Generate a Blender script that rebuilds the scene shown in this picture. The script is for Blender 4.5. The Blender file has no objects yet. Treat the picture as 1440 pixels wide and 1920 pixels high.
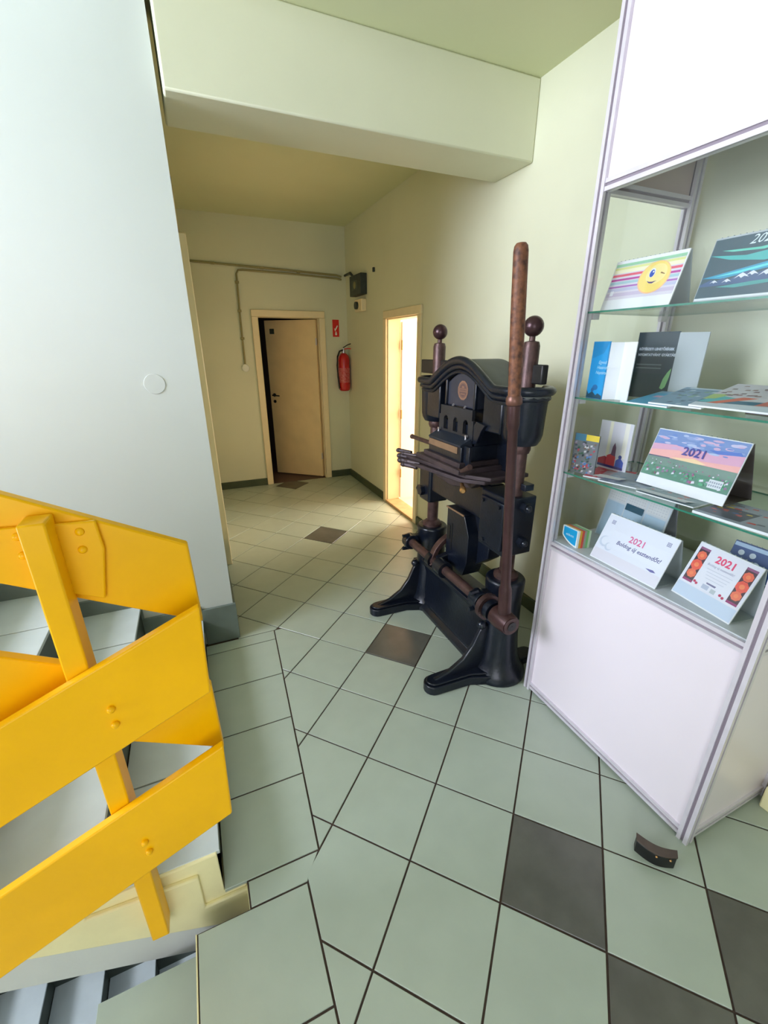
import bpy, bmesh, math, random
from mathutils import Vector, Matrix
random.seed(7)
scene = bpy.context.scene
C = scene.collection
PI = math.pi

# ------------------------------------------------------------------ camera
F_PX, PITCH, ROLL, YAW, CAM_H = 807.09, 0.3644, -0.0014, 0.4098, 1.62
cam = bpy.data.cameras.new('camera')
cam.sensor_fit = 'HORIZONTAL'; cam.sensor_width = 36.0
cam.lens = F_PX / 1440.0 * 36.0
cam.clip_start = 0.05; cam.clip_end = 60
camo = bpy.data.objects.new('camera', cam); C.objects.link(camo)
_cy, _sy, _cp, _sp = math.cos(YAW), math.sin(YAW), math.cos(PITCH), math.sin(PITCH)
_F = Vector((_sy*_cp, _cy*_cp, -_sp)); _R = Vector((_cy, -_sy, 0)); _U = _R.cross(_F)
_R2 = _R*math.cos(ROLL) + _U*math.sin(ROLL); _U2 = _U*math.cos(ROLL) - _R*math.sin(ROLL)
camo.matrix_world = Matrix(((_R2.x, _U2.x, -_F.x, 0), (_R2.y, _U2.y, -_F.y, 0), (_R2.z, _U2.z, -_F.z, CAM_H), (0, 0, 0, 1)))
scene.camera = camo

# ------------------------------------------------------------------ view, world, lights
vs = scene.view_settings
vs.view_transform = 'Standard'; vs.look = 'None'; vs.gamma = 1.0; vs.use_curve_mapping = False
vs.exposure = 0.1
scene.cycles.use_denoising = True
scene.cycles.max_bounces = 10; scene.cycles.diffuse_bounces = 6; scene.cycles.transparent_max_bounces = 16
scene.cycles.sample_clamp_indirect = 6.0
world = bpy.data.worlds.new('world'); scene.world = world; world.use_nodes = True
world.node_tree.nodes['Background'].inputs[0].default_value = (0.62, 0.75, 1.0, 1)
world.node_tree.nodes['Background'].inputs[1].default_value = 1.0

def area(name, loc, direction, sx, sy, power, col, spread=180):
    l = bpy.data.lights.new(name, 'AREA'); l.shape = 'RECTANGLE'; l.size = sx; l.size_y = sy
    l.energy = power; l.color = col; l.spread = math.radians(spread)
    o = bpy.data.objects.new(name, l); C.objects.link(o); o.location = loc
    o.rotation_euler = Vector(direction).to_track_quat('-Z', 'Y').to_euler()
    return o
# daylight through the tall stairwell window (far left), an added fill behind the camera, light of the side room
area('stair_window_daylight', (-3.74, 1.15, 1.95), (1, 0, -0.32), 2.1, 2.8, 475, (0.82, 0.86, 1.0))
area('added_landing_fill', (-0.9, -1.7, 1.35), (0.0, 1, 0.0), 1.6, 1.2, 25, (0.92, 0.92, 1.0))  # added fill with no known source, lifts the surfaces facing the camera
area('side_room_light', (4.22, 3.85, 1.60), (-1, 0, 0), 1.3, 1.6, 150, (1.0, 0.94, 0.80))  # unseen source, put opposite the doorway to carry more light into the corridor

# ------------------------------------------------------------------ materials
def lin(c):
    return tuple((x/255/12.92) if x/255 <= 0.04045 else ((x/255+0.055)/1.055)**2.4 for x in c)
_mats = {}
def mat(name, rgb, rough=0.6, metal=0.0, var=0.0, scale=6.0, bump=0.0, bscale=80.0, spec=0.5, coat=0.0, rgb2=None, lo=0.35, hi=0.65):
    """principled surface; rgb in sRGB 0-255; noise mixes towards rgb2 (or a darker tone)"""
    if name in _mats: return _mats[name]
    m = bpy.data.materials.new(name); m.use_nodes = True; nt = m.node_tree; b = nt.nodes['Principled BSDF']
    col = lin(rgb) + (1,)
    b.inputs['Roughness'].default_value = rough; b.inputs['Metallic'].default_value = metal
    b.inputs['Specular IOR Level'].default_value = spec; b.inputs['Coat Weight'].default_value = coat
    b.inputs['Coat Roughness'].default_value = 0.15
    tc = nt.nodes.new('ShaderNodeTexCoord')
    if var > 0 or rgb2:
        n = nt.nodes.new('ShaderNodeTexNoise'); n.inputs['Scale'].default_value = scale; n.inputs['Detail'].default_value = 5
        nt.links.new(tc.outputs['Object'], n.inputs['Vector'])
        r = nt.nodes.new('ShaderNodeValToRGB'); r.color_ramp.elements[0].position = lo; r.color_ramp.elements[1].position = hi
        c2 = lin(rgb2) + (1,) if rgb2 else tuple(x*(1-var) for x in col[:3]) + (1,)
        r.color_ramp.elements[0].color = c2; r.color_ramp.elements[1].color = col
        nt.links.new(n.outputs['Fac'], r.inputs['Fac']); nt.links.new(r.outputs['Color'], b.inputs['Base Color'])
    else:
        b.inputs['Base Color'].default_value = col
    if bump > 0:
        n2 = nt.nodes.new('ShaderNodeTexNoise'); n2.inputs['Scale'].default_value = bscale; n2.inputs['Detail'].default_value = 4
        nt.links.new(tc.outputs['Object'], n2.inputs['Vector'])
        bp = nt.nodes.new('ShaderNodeBump'); bp.inputs['Strength'].default_value = bump; bp.inputs['Distance'].default_value = 0.004
        nt.links.new(n2.outputs['Fac'], bp.inputs['Height']); nt.links.new(bp.outputs['Normal'], b.inputs['Normal'])
    _mats[name] = m; return m
def flat(rgb, rough=0.45):
    return mat('print_%02x%02x%02x' % tuple(rgb), rgb, rough)
def glass(name, tint, refl=0.06):
    """thin sheet glass: clear with a weak mirror that strengthens at grazing angles"""
    m = bpy.data.materials.new(name); m.use_nodes = True; nt = m.node_tree; nt.nodes.clear()
    out = nt.nodes.new('ShaderNodeOutputMaterial'); tr = nt.nodes.new('ShaderNodeBsdfTransparent'); gl = nt.nodes.new('ShaderNodeBsdfGlossy')
    tr.inputs['Color'].default_value = tint + (1,); gl.inputs['Roughness'].default_value = 0.02
    lw = nt.nodes.new('ShaderNodeLayerWeight'); lw.inputs['Blend'].default_value = 0.5
    pw = nt.nodes.new('ShaderNodeMath'); pw.operation = 'POWER'; pw.inputs[1].default_value = 5.0
    fr = nt.nodes.new('ShaderNodeMath'); fr.operation = 'MULTIPLY_ADD'; fr.inputs[1].default_value = 0.75; fr.inputs[2].default_value = refl*0.5
    nt.links.new(lw.outputs['Facing'], pw.inputs[0]); nt.links.new(pw.outputs[0], fr.inputs[0])
    mx = nt.nodes.new('ShaderNodeMixShader')
    nt.links.new(fr.outputs[0], mx.inputs[0]); nt.links.new(tr.outputs[0], mx.inputs[1]); nt.links.new(gl.outputs[0], mx.inputs[2])
    nt.links.new(mx.outputs[0], out.inputs['Surface']); return m

M_wall = mat('wall_paint', (217, 219, 193), 0.55, var=0.06, scale=1.6, bump=0.12, bscale=26)
M_wallL = mat('wall_paint_stair_toned', (200, 206, 203), 0.42, var=0.04, scale=1.4, bump=0.14, bscale=18)  # same paint as the other walls, recoloured to suit the stairwell light
M_ceil = mat('ceiling_paint', (214, 218, 178), 0.7, var=0.05, scale=1.2, bump=0.08, bscale=30)
M_tile = mat('sage_tile', (174, 185, 171), 0.30, var=0.05, scale=9, bump=0.04, bscale=120)
M_dark = mat('slate_tile', (98, 97, 90), 0.24, var=0.18, scale=9, bump=0.06, bscale=120)
M_grout = mat('grout', (74, 58, 50), 0.9, var=0.3, scale=30)
M_step = mat('step_tile', (200, 208, 208), 0.38, var=0.08, scale=7, bump=0.05, bscale=90)
M_riser = mat('riser_tile', (62, 70, 62), 0.4, var=0.15, scale=7)
M_skirt = mat('skirting_tile', (112, 124, 118), 0.35, var=0.2, scale=7)
M_base = mat('baseboard_paint', (72, 84, 62), 0.5, var=0.2, scale=6)
M_cream = mat('stringer_paint', (246, 236, 186), 0.5, var=0.08, scale=8, bump=0.3, bscale=30)
M_waist = mat('stair_waist_paint', (214, 216, 214), 0.5, var=0.08, scale=5, bump=0.2, bscale=30)
M_yel = mat('yellow_gloss_paint', (255, 190, 0), 0.34, var=0.10, scale=3.5, bump=0.2, bscale=14, spec=0.28)
M_frame = mat('door_casing_paint', (238, 222, 184), 0.4, var=0.05, scale=8)
M_leaf = mat('door_leaf_laminate', (234, 210, 164), 0.4, var=0.08, scale=5)
M_wleaf = mat('white_door_paint', (244, 228, 216), 0.45)
M_alu = mat('aluminium_profile', (226, 220, 230), 0.35, metal=0.25, var=0.06, scale=20)
M_groove = mat('profile_groove', (150, 138, 150), 0.5, metal=0.2)
M_panel = mat('white_laminate', (236, 226, 235), 0.28, var=0.015, scale=3)
M_glass = glass('sheet_glass', (0.97, 0.985, 0.98))
M_gedge = mat('green_glass_edge', (58, 130, 110), 0.15)
M_shelfglass = glass('shelf_glass', (0.90, 0.96, 0.93))
M_iron = mat('black_enamelled_iron', (20, 27, 41), 0.30, metal=0.15, var=0.35, scale=9, bump=0.25, bscale=60, coat=0.15)
M_brown = mat('browned_iron', (92, 68, 66), 0.42, metal=0.45, var=0.45, scale=22, bump=0.3, bscale=90)
M_bed = mat('worn_bed_iron', (78, 66, 70), 0.5, metal=0.35, var=0.4, scale=16, bump=0.35, bscale=60)
M_rust = mat('rusty_handle', (126, 80, 54), 0.55, metal=0.15, rgb2=(66, 38, 30), scale=55, bump=0.4, bscale=70, lo=0.3, hi=0.6)
M_wood = mat('old_wood', (136, 106, 78), 0.6, var=0.3, scale=12)
M_brass = mat('worn_brass', (196, 150, 96), 0.3, metal=0.8)
M_steel = mat('bright_steel', (190, 188, 196), 0.3, metal=0.8)
M_badge = mat('badge_paint', (132, 98, 78), 0.5)
M_badge2 = mat('badge_field', (88, 66, 66), 0.5)
M_black = mat('black_plastic', (22, 22, 24), 0.4)
M_red = mat('extinguisher_red', (196, 16, 22), 0.25, coat=0.4)
M_redsign = mat('sign_red', (214, 30, 20), 0.4)
M_white = mat('white_plastic', (228, 232, 224), 0.4)
M_pipe = mat('painted_conduit', (150, 142, 96), 0.5, var=0.1)
M_box = mat('grey_box', (52, 60, 56), 0.5, var=0.3, scale=20)
M_thr = mat('threshold_wood', (206, 168, 122), 0.45, var=0.2, scale=14)
M_laminate = mat('side_room_floor', (236, 210, 192), 0.4, var=0.1, scale=4)
M_paper = mat('white_paper', (240, 240, 246), 0.5)
M_greyp = mat('grey_card', (176, 184, 190), 0.5)

# ------------------------------------------------------------------ mesh builder
class MB:
    def __init__(s): s.v = []; s.f = []; s.m = []
    def add(s, vs_, fs, mi=0):
        o = len(s.v); s.v += [tuple(p) for p in vs_]
        for f in fs: s.f.append([i+o for i in f]); s.m.append(mi)
        return s
    def box(s, x0, x1, y0, y1, z0, z1, mi=0, M=None):
        p = [Vector(q) for q in ((x0,y0,z0),(x1,y0,z0),(x1,y1,z0),(x0,y1,z0),(x0,y0,z1),(x1,y0,z1),(x1,y1,z1),(x0,y1,z1))]
        if M: p = [M @ q for q in p]
        return s.add(p, [(0,3,2,1),(4,5,6,7),(0,1,5,4),(1,2,6,5),(2,3,7,6),(3,0,4,7)], mi)
    def prism(s, pts, fn, a, b, mi=0):
        """2D polygon pts swept from a to b; fn(p, q, t) -> xyz"""
        n = len(pts); v = [fn(p, q, a) for p, q in pts] + [fn(p, q, b) for p, q in pts]
        return s.add(v, [list(range(n))[::-1], list(range(n, 2*n))] + [[i, (i+1) % n, n+(i+1) % n, n+i] for i in range(n)], mi)
    def lathe(s, prof, n=24, M=None, mi=0, cap=True):
        v = []; f = []
        for r, z in prof:
            for k in range(n):
                a = 2*PI*k/n; q = Vector((r*math.cos(a), r*math.sin(a), z)); v.append(M @ q if M else q)
        for i in range(len(prof)-1):
            for k in range(n): f.append([i*n+k, i*n+(k+1) % n, (i+1)*n+(k+1) % n, (i+1)*n+k])
        if cap:
            f.append(list(range(n))[::-1]); f.append([(len(prof)-1)*n+k for k in range(n)])
        return s.add(v, f, mi)
    def cyl(s, p, q, r, r2=None, n=16, mi=0):
        p = Vector(p); q = Vector(q); d = q-p; L = d.length
        M = Matrix.Translation(p) @ d.to_track_quat('Z', 'Y').to_matrix().to_4x4()
        return s.lathe([(r, 0), (r if r2 is None else r2, L)], n, M, mi)
    def turned(s, p, q, prof, n=24, mi=0):
        """lathe profile [(radius, distance along)] on the axis p->q"""
        p = Vector(p); d = Vector(q)-p
        M = Matrix.Translation(p) @ d.to_track_quat('Z', 'Y').to_matrix().to_4x4()
        return s.lathe(prof, n, M, mi)
    def sphere(s, c, r, n=20, mi=0, sz=1.0):
        prof = [(max(r*math.sin(PI*k/12), 1e-4), -r*sz*math.cos(PI*k/12)) for k in range(13)]
        return s.lathe(prof, n, Matrix.Translation(Vector(c)), mi)
    def tube(s, pts, r, n=10, mi=0):
        pts = [Vector(p) for p in pts]; v = []; f = []
        up = Vector((0, 0, 1))
        for i, p in enumerate(pts):
            d = (pts[min(i+1, len(pts)-1)] - pts[max(i-1, 0)]).normalized()
            a = d.cross(up);
            if a.length < 1e-3: a = d.cross(Vector((1, 0, 0)))
            a.normalize(); b = d.cross(a)
            rr = r[i] if isinstance(r, (list, tuple)) else r
            for k in range(n):
                t = 2*PI*k/n; v.append(p + a*rr*math.cos(t) + b*rr*math.sin(t))
        for i in range(len(pts)-1):
            for k in range(n): f.append([i*n+k, i*n+(k+1) % n, (i+1)*n+(k+1) % n, (i+1)*n+k])
        f.append(list(range(n))); f.append([(len(pts)-1)*n+k for k in range(n)][::-1])
        return s.add(v, f, mi)
    def obj(s, name, mats, parent=None, bevel=0.0, smooth=True, seg=2, recalc=True):
        me = bpy.data.meshes.new(name)
        me.from_pydata(s.v, [], s.f)
        for m in (mats if isinstance(mats, (list, tuple)) else [mats]): me.materials.append(m)
        me.polygons.foreach_set('material_index', s.m)
        if recalc:
            bm = bmesh.new(); bm.from_mesh(me); bmesh.ops.recalc_face_normals(bm, faces=bm.faces); bm.to_mesh(me); bm.free()
        if smooth:
            me.polygons.foreach_set('use_smooth', [True]*len(me.polygons)); me.set_sharp_from_angle(angle=math.radians(38))
        me.update()
        o = bpy.data.objects.new(name, me); C.objects.link(o)
        if parent: o.parent = parent
        if bevel > 0:
            b = o.modifiers.new('bevel', 'BEVEL'); b.width = bevel; b.segments = seg; b.limit_method = 'ANGLE'; b.angle_limit = math.radians(40)
            b.harden_normals = False
        return o
def thing(name, label, cat, loc=(0, 0, 0), rotz=0.0, group=None):
    o = bpy.data.objects.new(name, None); C.objects.link(o); o.empty_display_size = 0.05
    o.location = loc; o.rotation_euler = (0, 0, rotz); o['label'] = label; o['category'] = cat
    if group: o['group'] = group
    return o
def tag(o, label, cat, group=None):
    o['label'] = label; o['category'] = cat
    if group: o['group'] = group
    return o
def struct(o, label=None, cat=None):
    o['kind'] = 'structure'
    if label: o['label'] = label
    if cat: o['category'] = cat
    return o
def sempty(name, label, cat):
    o = bpy.data.objects.new(name, None); C.objects.link(o); return struct(o, label, cat)
_text = {}
def text_geo(txt, size=1.0, shear=0.0, align='LEFT', bold=0.0):
    k = (txt, size, shear, align, bold)
    if k in _text: return _text[k]
    cu = bpy.data.curves.new('t', 'FONT'); cu.body = txt; cu.size = size; cu.shear = shear; cu.align_x = align; cu.resolution_u = 2; cu.offset = bold
    o = bpy.data.objects.new('t', cu); C.objects.link(o); bpy.context.view_layer.update()
    me = bpy.data.meshes.new_from_object(o.evaluated_get(bpy.context.evaluated_depsgraph_get()))
    r = ([(v.co.x, v.co.y) for v in me.vertices], [list(p.vertices) for p in me.polygons])
    bpy.data.objects.remove(o); bpy.data.curves.remove(cu); bpy.data.meshes.remove(me)
    _text[k] = r; return r
class Print:
    """flat print on a sheet: fn(s, t, off) maps sheet coordinates to 3D; every layer lies a hair above the one before"""
    def __init__(s, fn): s.fn = fn; s.mb = MB(); s.mats = []; s.lay = 0.0004
    def mi(s, m):
        m = flat(m) if isinstance(m, tuple) else m
        if m not in s.mats: s.mats.append(m)
        return s.mats.index(m)
    def poly(s, pts, m):
        s.mb.add([s.fn(a, b, s.lay) for a, b in pts], [list(range(len(pts)))], s.mi(m)); s.lay += 0.00002; return s
    def rect(s, a0, a1, b0, b1, m): return s.poly([(a0, b0), (a1, b0), (a1, b1), (a0, b1)], m)
    def disc(s, a, b, r, m, r2=None, n=18):
        return s.poly([(a+r*math.cos(2*PI*k/n), b+(r2 or r)*math.sin(2*PI*k/n)) for k in range(n)], m)
    def text(s, txt, a, b, size, m, shear=0.0, align='LEFT', bold=0.0):
        v, f = text_geo(txt, size, shear, align, bold)
        s.mb.add([s.fn(a+x, b+y, s.lay) for x, y in v], f, s.mi(m)); s.lay += 0.00002; return s
    def obj(s, parent, name='printed_cover'): return s.mb.obj(name, s.mats, parent, smooth=False, recalc=False)

# ------------------------------------------------------------------ room shell
XR, YB, YL, ZC = 1.86, 5.40, 2.325, 2.90     # right wall, back wall, stair wall, ceiling
XC = 0.05                                     # corner of the stair wall
FY = -1.75                                    # wall behind the camera
YS0, YS1 = 0.905, 1.0                         # stair well gap
XW = -3.9                                     # window wall

struct(MB().box(XW-0.2, XC, YL, YL+0.12, -3.2, 5.6).obj('wall_left', M_wallL), 'tall pale wall rising beside the stairs', 'wall')
struct(MB().box(XC-0.12, XC, YL+0.12, YB, 0, ZC).obj('wall_corridor_left', M_wall), 'narrow corridor wall running back behind the stair wall', 'wall')
w = MB()
w.box(XC-0.12, 0.80, YB, YB+0.14, 0, ZC+0.1); w.box(1.51, XR+0.12, YB, YB+0.14, 0, ZC+0.1); w.box(0.80, 1.51, YB, YB+0.14, 1.955, ZC+0.1)
struct(w.obj('wall_back', M_wall), 'green end wall of the corridor with the half-open door', 'wall')
D2a, D2b, D2h = 3.53, 4.19, 1.885
w = MB()
w.box(XR, XR+0.12, FY, D2a, 0, ZC+0.1); w.box(XR, XR+0.12, D2b, YB, 0, ZC+0.1); w.box(XR, XR+0.12, D2a, D2b, D2h, ZC+0.1)
struct(w.obj('wall_right', M_wall), 'long green wall behind the iron press', 'wall')
w = MB()
w.box(XC, XR, FY-0.12, FY, 0, ZC+0.1); w.box(XW, XC, FY-0.12, FY, -3.2, 0.75); w.box(XW, XC, FY-0.12, FY, 2.15, 5.6)
w.box(XW, -1.8, FY-0.12, FY, 0.75, 2.15); w.box(-0.05, XC, FY-0.12, FY, 0.75, 2.15)
struct(w.obj('wall_front', M_wall), 'wall behind the viewer', 'wall')
w = MB()
w.box(XW-0.12, XW, FY, YL, -3.2, 0.3); w.box(XW-0.12, XW, FY, YL, 3.4, 5.6); w.box(XW-0.12, XW, FY, 0.05, 0.3, 3.4); w.box(XW-0.12, XW, 2.25, YL, 0.3, 3.4)
struct(w.obj('wall_stairwell', M_wallL), 'end wall of the stairwell with the tall window', 'wall')
for nm, (x0, x1, y0, y1, z0, z1) in (('window_1', (XW-0.09, XW-0.04, 0.05, 2.25, 0.3, 3.4)), ('window_added', (-1.8, -0.05, FY-0.09, FY-0.04, 0.75, 2.15))):  # the second window is made up, it only backs the added fill
    wn = sempty(nm, 'unseen stairwell window', 'window')
    fr = MB(); t = 0.06
    if nm == 'window_1':
        for a in (y0, (y0+y1)/2-t/2, y1-t): fr.box(x0, x1, a, a+t, z0, z1)
        for b in (z0, z0+1.7, z1-t): fr.box(x0, x1, y0, y1, b, b+t)
    else:
        for a in (x0, (x0+x1)/2-t/2, x1-t): fr.box(a, a+t, y0, y1, z0, z1)
        for b in (z0, z1-t): fr.box(x0, x1, y0, y1, b, b+t)
    fr.obj('window_frame', M_wleaf, wn)
    g = MB()
    if nm == 'window_1': g.box(x0+0.02, x0+0.026, y0, y1, z0, z1)
    else: g.box(x0, x1, y0+0.02, y0+0.026, z0, z1)
    g.obj('pane', M_glass, wn)
struct(MB().box(XC, XR+0.1, FY, YB+0.1, ZC, ZC+0.25).obj('ceiling', M_ceil), 'pale green plaster ceiling', 'ceiling')
struct(MB().box(XW-0.1, XC, FY, YL, 5.5, 5.6).obj('ceiling_stairwell', M_ceil), 'ceiling high above the stairwell', 'ceiling')
struct(MB().box(XC-0.1, XC, FY, YL, ZC, 5.5).obj('wall_upper_landing', M_wallL), 'wall of the storey above', 'wall')
struct(MB().box(XC+0.02, XR, 2.27, 2.60, 2.545, ZC).obj('ceiling_beam', M_wall, bevel=0.008), 'deep painted beam crossing the ceiling at the corridor mouth', 'beam')

# ------------------------------------------------------------------ floor with tiles
TA = math.radians(-46.84); TS = 0.300; TOX, TOY = 0.5672*1.62, 1.2882*1.62
def grid(i, j):
    a, b = TS*i, -TS*j
    return Vector((TOX + a*math.cos(TA) - b*math.sin(TA), TOY + a*math.sin(TA) + b*math.cos(TA)))
def clip(poly, p, n):
    out = []
    for k in range(len(poly)):
        a, b = poly[k], poly[(k+1) % len(poly)]; da, db = (a-p).dot(n), (b-p).dot(n)
        if da >= 0: out.append(a)
        if (da >= 0) != (db >= 0): out.append(a + (b-a)*(da/(da-db)))
    return out
def inset(poly, d):
    c = sum(poly, Vector((0, 0)))/len(poly); n = len(poly); out = poly[:]
    for k in range(n):
        a, b = poly[k], poly[(k+1) % n]; e = b-a
        if e.length < 1e-6: continue
        nn = Vector((-e.y, e.x)).normalized()
        if (c-a).dot(nn) < 0: nn = -nn
        out = clip(out, a+nn*d, nn)
        if not out: return []
    return out
def parea(p): return abs(sum(p[k].x*p[(k+1) % len(p)].y - p[(k+1) % len(p)].x*p[k].y for k in range(len(p))))/2
G = 0.0032
floor = struct(MB().box(-0.06, XR, YS1, YL+0.02, -0.2, -0.004).box(-0.128, -0.06, YS1, YL+0.02, -0.2, -0.004)
               .box(XC, XR, YL+0.02, YB, -0.2, -0.004).box(-0.06, XR, YS0, YS1, -0.2, -0.004).box(-0.215, XR, FY, YS0, -0.2, -0.004)
               .obj('floor', M_grout, smooth=False), 'landing floor of sage tiles laid diagonally with a few slate ones', 'floor')
def slab_tile(name, poly, m, parent, z0=-0.012, z1=0.0):
    poly = inset(poly, G)
    if len(poly) < 3 or parea(poly) < 2e-4: return None
    if sum(poly[k].x*poly[(k+1) % len(poly)].y - poly[(k+1) % len(poly)].x*poly[k].y for k in range(len(poly))) < 0: poly = poly[::-1]
    top = inset(poly, 0.0012)
    n = len(poly); b = MB()
    if len(top) == n:
        dz = random.uniform(-0.0004, 0.0004)
        b.add([(p.x, p.y, z0) for p in poly] + [(p.x, p.y, z1-0.0012) for p in poly] + [(p.x, p.y, z1+dz) for p in top],
              [list(range(2*n, 3*n))] + [[i, (i+1) % n, n+(i+1) % n, n+i] for i in range(n)] + [[n+i, n+(i+1) % n, 2*n+(i+1) % n, 2*n+i] for i in range(n)])
    else:
        b.prism([(p.x, p.y) for p in poly], lambda p, q, t: (p, q, t), z0, z1)
    return b.obj(name, m, parent, smooth=False, recalc=False)
V2 = lambda x, y: Vector((x, y))
# edge between the diagonal field and the border row along the stairs
BL = [V2(0.262, 2.300), V2(0.181, 0.985), V2(0.122, 0.905), V2(0.085, FY)]
def left_edge(y):
    for a, b in zip(BL, BL[1:]):
        if b.y <= y <= a.y: return a.x + (b.x-a.x)*(y-a.y)/(b.y-a.y)
    return BL[0].x if y > BL[0].y else BL[-1].x
DARK = {(0, 0), (-4, -4), (-8, -8), (3, 3), (4, 4), (5, 3), (8, 4), (7, 7)}
for i in range(-14, 16):
    for j in range(-14, 16):
        sq = [grid(i, j), grid(i+1, j), grid(i+1, j+1), grid(i, j+1)]
        sq = clip(sq, V2(XR, 0), V2(-1, 0)); sq = clip(sq, V2(0, YB), V2(0, -1)) if sq else sq
        sq = clip(sq, V2(0, FY), V2(0, 1)) if sq else sq
        if not sq: continue
        m = M_dark if (i, j) in DARK else M_tile
        up = clip(sq, V2(0, 2.300), V2(0, 1))           # corridor part
        if up: up = clip(up, V2(XC, 0), V2(1, 0))
        lo = clip(sq, V2(0, 2.300), V2(0, -1))
        if lo:
            cen = sum(sq, V2(0, 0))/len(sq)
            p_, d = (BL[0], BL[1]-BL[0]) if cen.y > 0.97 else (BL[2], BL[3]-BL[2])
            lo = clip(lo, p_, V2(-d.y, d.x).normalized())
        full = [p for p in (up, lo) if p]
        if abs(sum(parea(p) for p in full) - parea(sq)) < 1e-5: full = [sq]
        for p in full: slab_tile('floor_tile', p, m, floor)
# border row of straight tiles beside the up flight
def row(ys, xl, m=M_tile):
    for a, b in zip(ys, ys[1:]):
        p = [V2(xl(a), a), V2(left_edge(a), a+0.0), V2(left_edge(b), b), V2(xl(b), b)]
        slab_tile('floor_tile', p, m, floor)
row([2.300, 2.212, 1.905, 1.598, 1.292, 0.985], lambda y: -0.130)
slab_tile('floor_tile', [V2(-0.058, 0.985), V2(0.181, 0.985), V2(0.122, 0.905), V2(-0.058, 0.905)], M_tile, floor)
row([0.905, 0.600, 0.295, -0.010, -0.315, -0.62, -0.925, -1.23, -1.535, -1.74], lambda y: -0.212)

# baseboards
def bb(name, *b):
    q = MB()
    for x in b: q.box(*x)
    return struct(q.obj(name, M_base, bevel=0.004), None)
bb('baseboard_back', (XC, 0.735, YB-0.022, YB, 0, 0.085), (1.575, XR, YB-0.022, YB, 0, 0.085))
bb('baseboard_right', (XR-0.022, XR, 4.26, YB-0.022, 0, 0.085), (XR-0.022, XR, 1.3, 3.46, 0, 0.085))
struct(MB().box(1.745, XR, FY, 0.47, 0, 0.10).obj('trim_1', M_cream, bevel=0.006), 'low cream boxed plinth at the foot of the right wall', 'plinth')

# ------------------------------------------------------------------ doors
def casing(b, x0, x1, z1, wd, y0, y1):
    b.box(x0, x0+wd, y0, y1, 0, z1-wd); b.box(x1-wd, x1, y0, y1, 0, z1-wd); b.box(x0, x1, y0, y1, z1-wd, z1)
d1 = sempty('door_1', 'half-open beige door in a cream casing at the corridor end', 'door'); d1['label'] = 'half-open beige door in a cream casing at the corridor end'
b = MB(); casing(b, 0.735, 1.578, 2.02, 0.072, YB-0.025, YB); b.box(0.80, 0.812, YB, YB+0.14, 0, 1.95); b.box(1.498, 1.51, YB, YB+0.14, 0, 1.95); b.box(0.80, 1.51, YB, YB+0.14, 1.943, 1.955)
b.obj('frame', M_frame, d1, bevel=0.006)
LA = math.atan2(5.95-5.46, 0.93-1.495)
lm = Matrix.Translation((1.497, 5.46, 0)) @ Matrix.Rotation(LA, 4, 'Z')
leaf = MB().box(0, 0.69, -0.0, 0.04, 0.012, 1.935, M=lm).obj('leaf', M_leaf, d1, bevel=0.003)
h = MB(); h.cyl(lm @ Vector((0.63, 0.04, 1.05)), lm @ Vector((0.63, 0.085, 1.05)), 0.010); h.cyl(lm @ Vector((0.64, 0.08, 1.05)), lm @ Vector((0.54, 0.08, 1.045)), 0.008)
h.cyl(lm @ Vector((0.63, 0.04, 1.05)), lm @ Vector((0.63, 0.046, 1.05)), 0.022)
h.cyl(lm @ Vector((0.63, 0.04, 0.97)), lm @ Vector((0.63, 0.046, 0.97)), 0.020); h.obj('handle', M_black, leaf)
MB().box(0.56, 0.62, 0.04, 0.044, 1.78, 1.84, M=lm).obj('number_plate', M_box, leaf)
for zz in (0.25, 1.65): MB().cyl(lm @ Vector((-0.004, 0.045, zz)), lm @ Vector((-0.004, 0.045, zz+0.08)), 0.008).obj('hinge', M_steel, leaf)
# dark room beyond
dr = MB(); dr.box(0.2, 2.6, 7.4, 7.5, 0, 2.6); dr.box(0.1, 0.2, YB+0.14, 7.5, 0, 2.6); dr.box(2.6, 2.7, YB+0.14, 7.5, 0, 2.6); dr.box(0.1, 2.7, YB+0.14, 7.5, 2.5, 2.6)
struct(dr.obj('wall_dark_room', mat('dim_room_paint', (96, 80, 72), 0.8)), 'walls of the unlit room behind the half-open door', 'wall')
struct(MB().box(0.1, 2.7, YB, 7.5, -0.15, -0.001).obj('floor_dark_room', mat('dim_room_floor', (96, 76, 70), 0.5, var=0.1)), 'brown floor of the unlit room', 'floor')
d2 = sempty('door_2', 'bright open doorway in the right wall with cream casing and wooden threshold', 'door')
b = MB()
for (y0, y1, z0, z1) in ((D2a-0.065, D2a, 0, D2h), (D2b, D2b+0.065, 0, D2h), (D2a-0.065, D2b+0.065, D2h, D2h+0.07)): b.box(XR-0.022, XR, y0, y1, z0, z1)
b.box(XR, XR+0.14, D2a-0.0, D2a+0.012, 0.02, D2h); b.box(XR, XR+0.14, D2b-0.012, D2b, 0.02, D2h); b.box(XR, XR+0.14, D2a, D2b, D2h-0.012, D2h)
b.obj('frame', M_frame, d2, bevel=0.005)
MB().box(XR-0.022, XR+0.14, D2a+0.002, D2b-0.002, -0.005, 0.026).obj('threshold', M_thr, d2, bevel=0.004)
lf2 = MB().box(XR+0.145, XR+0.84, D2b-0.035, D2b+0.005, 0.035, 1.86).obj('leaf', M_wleaf, d2, bevel=0.003)
for zz in (0.28, 0.92, 1.6): MB().cyl((XR+0.14, D2b-0.045, zz), (XR+0.14, D2b-0.045, zz+0.09), 0.009).obj('hinge', M_brass, lf2)
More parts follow.
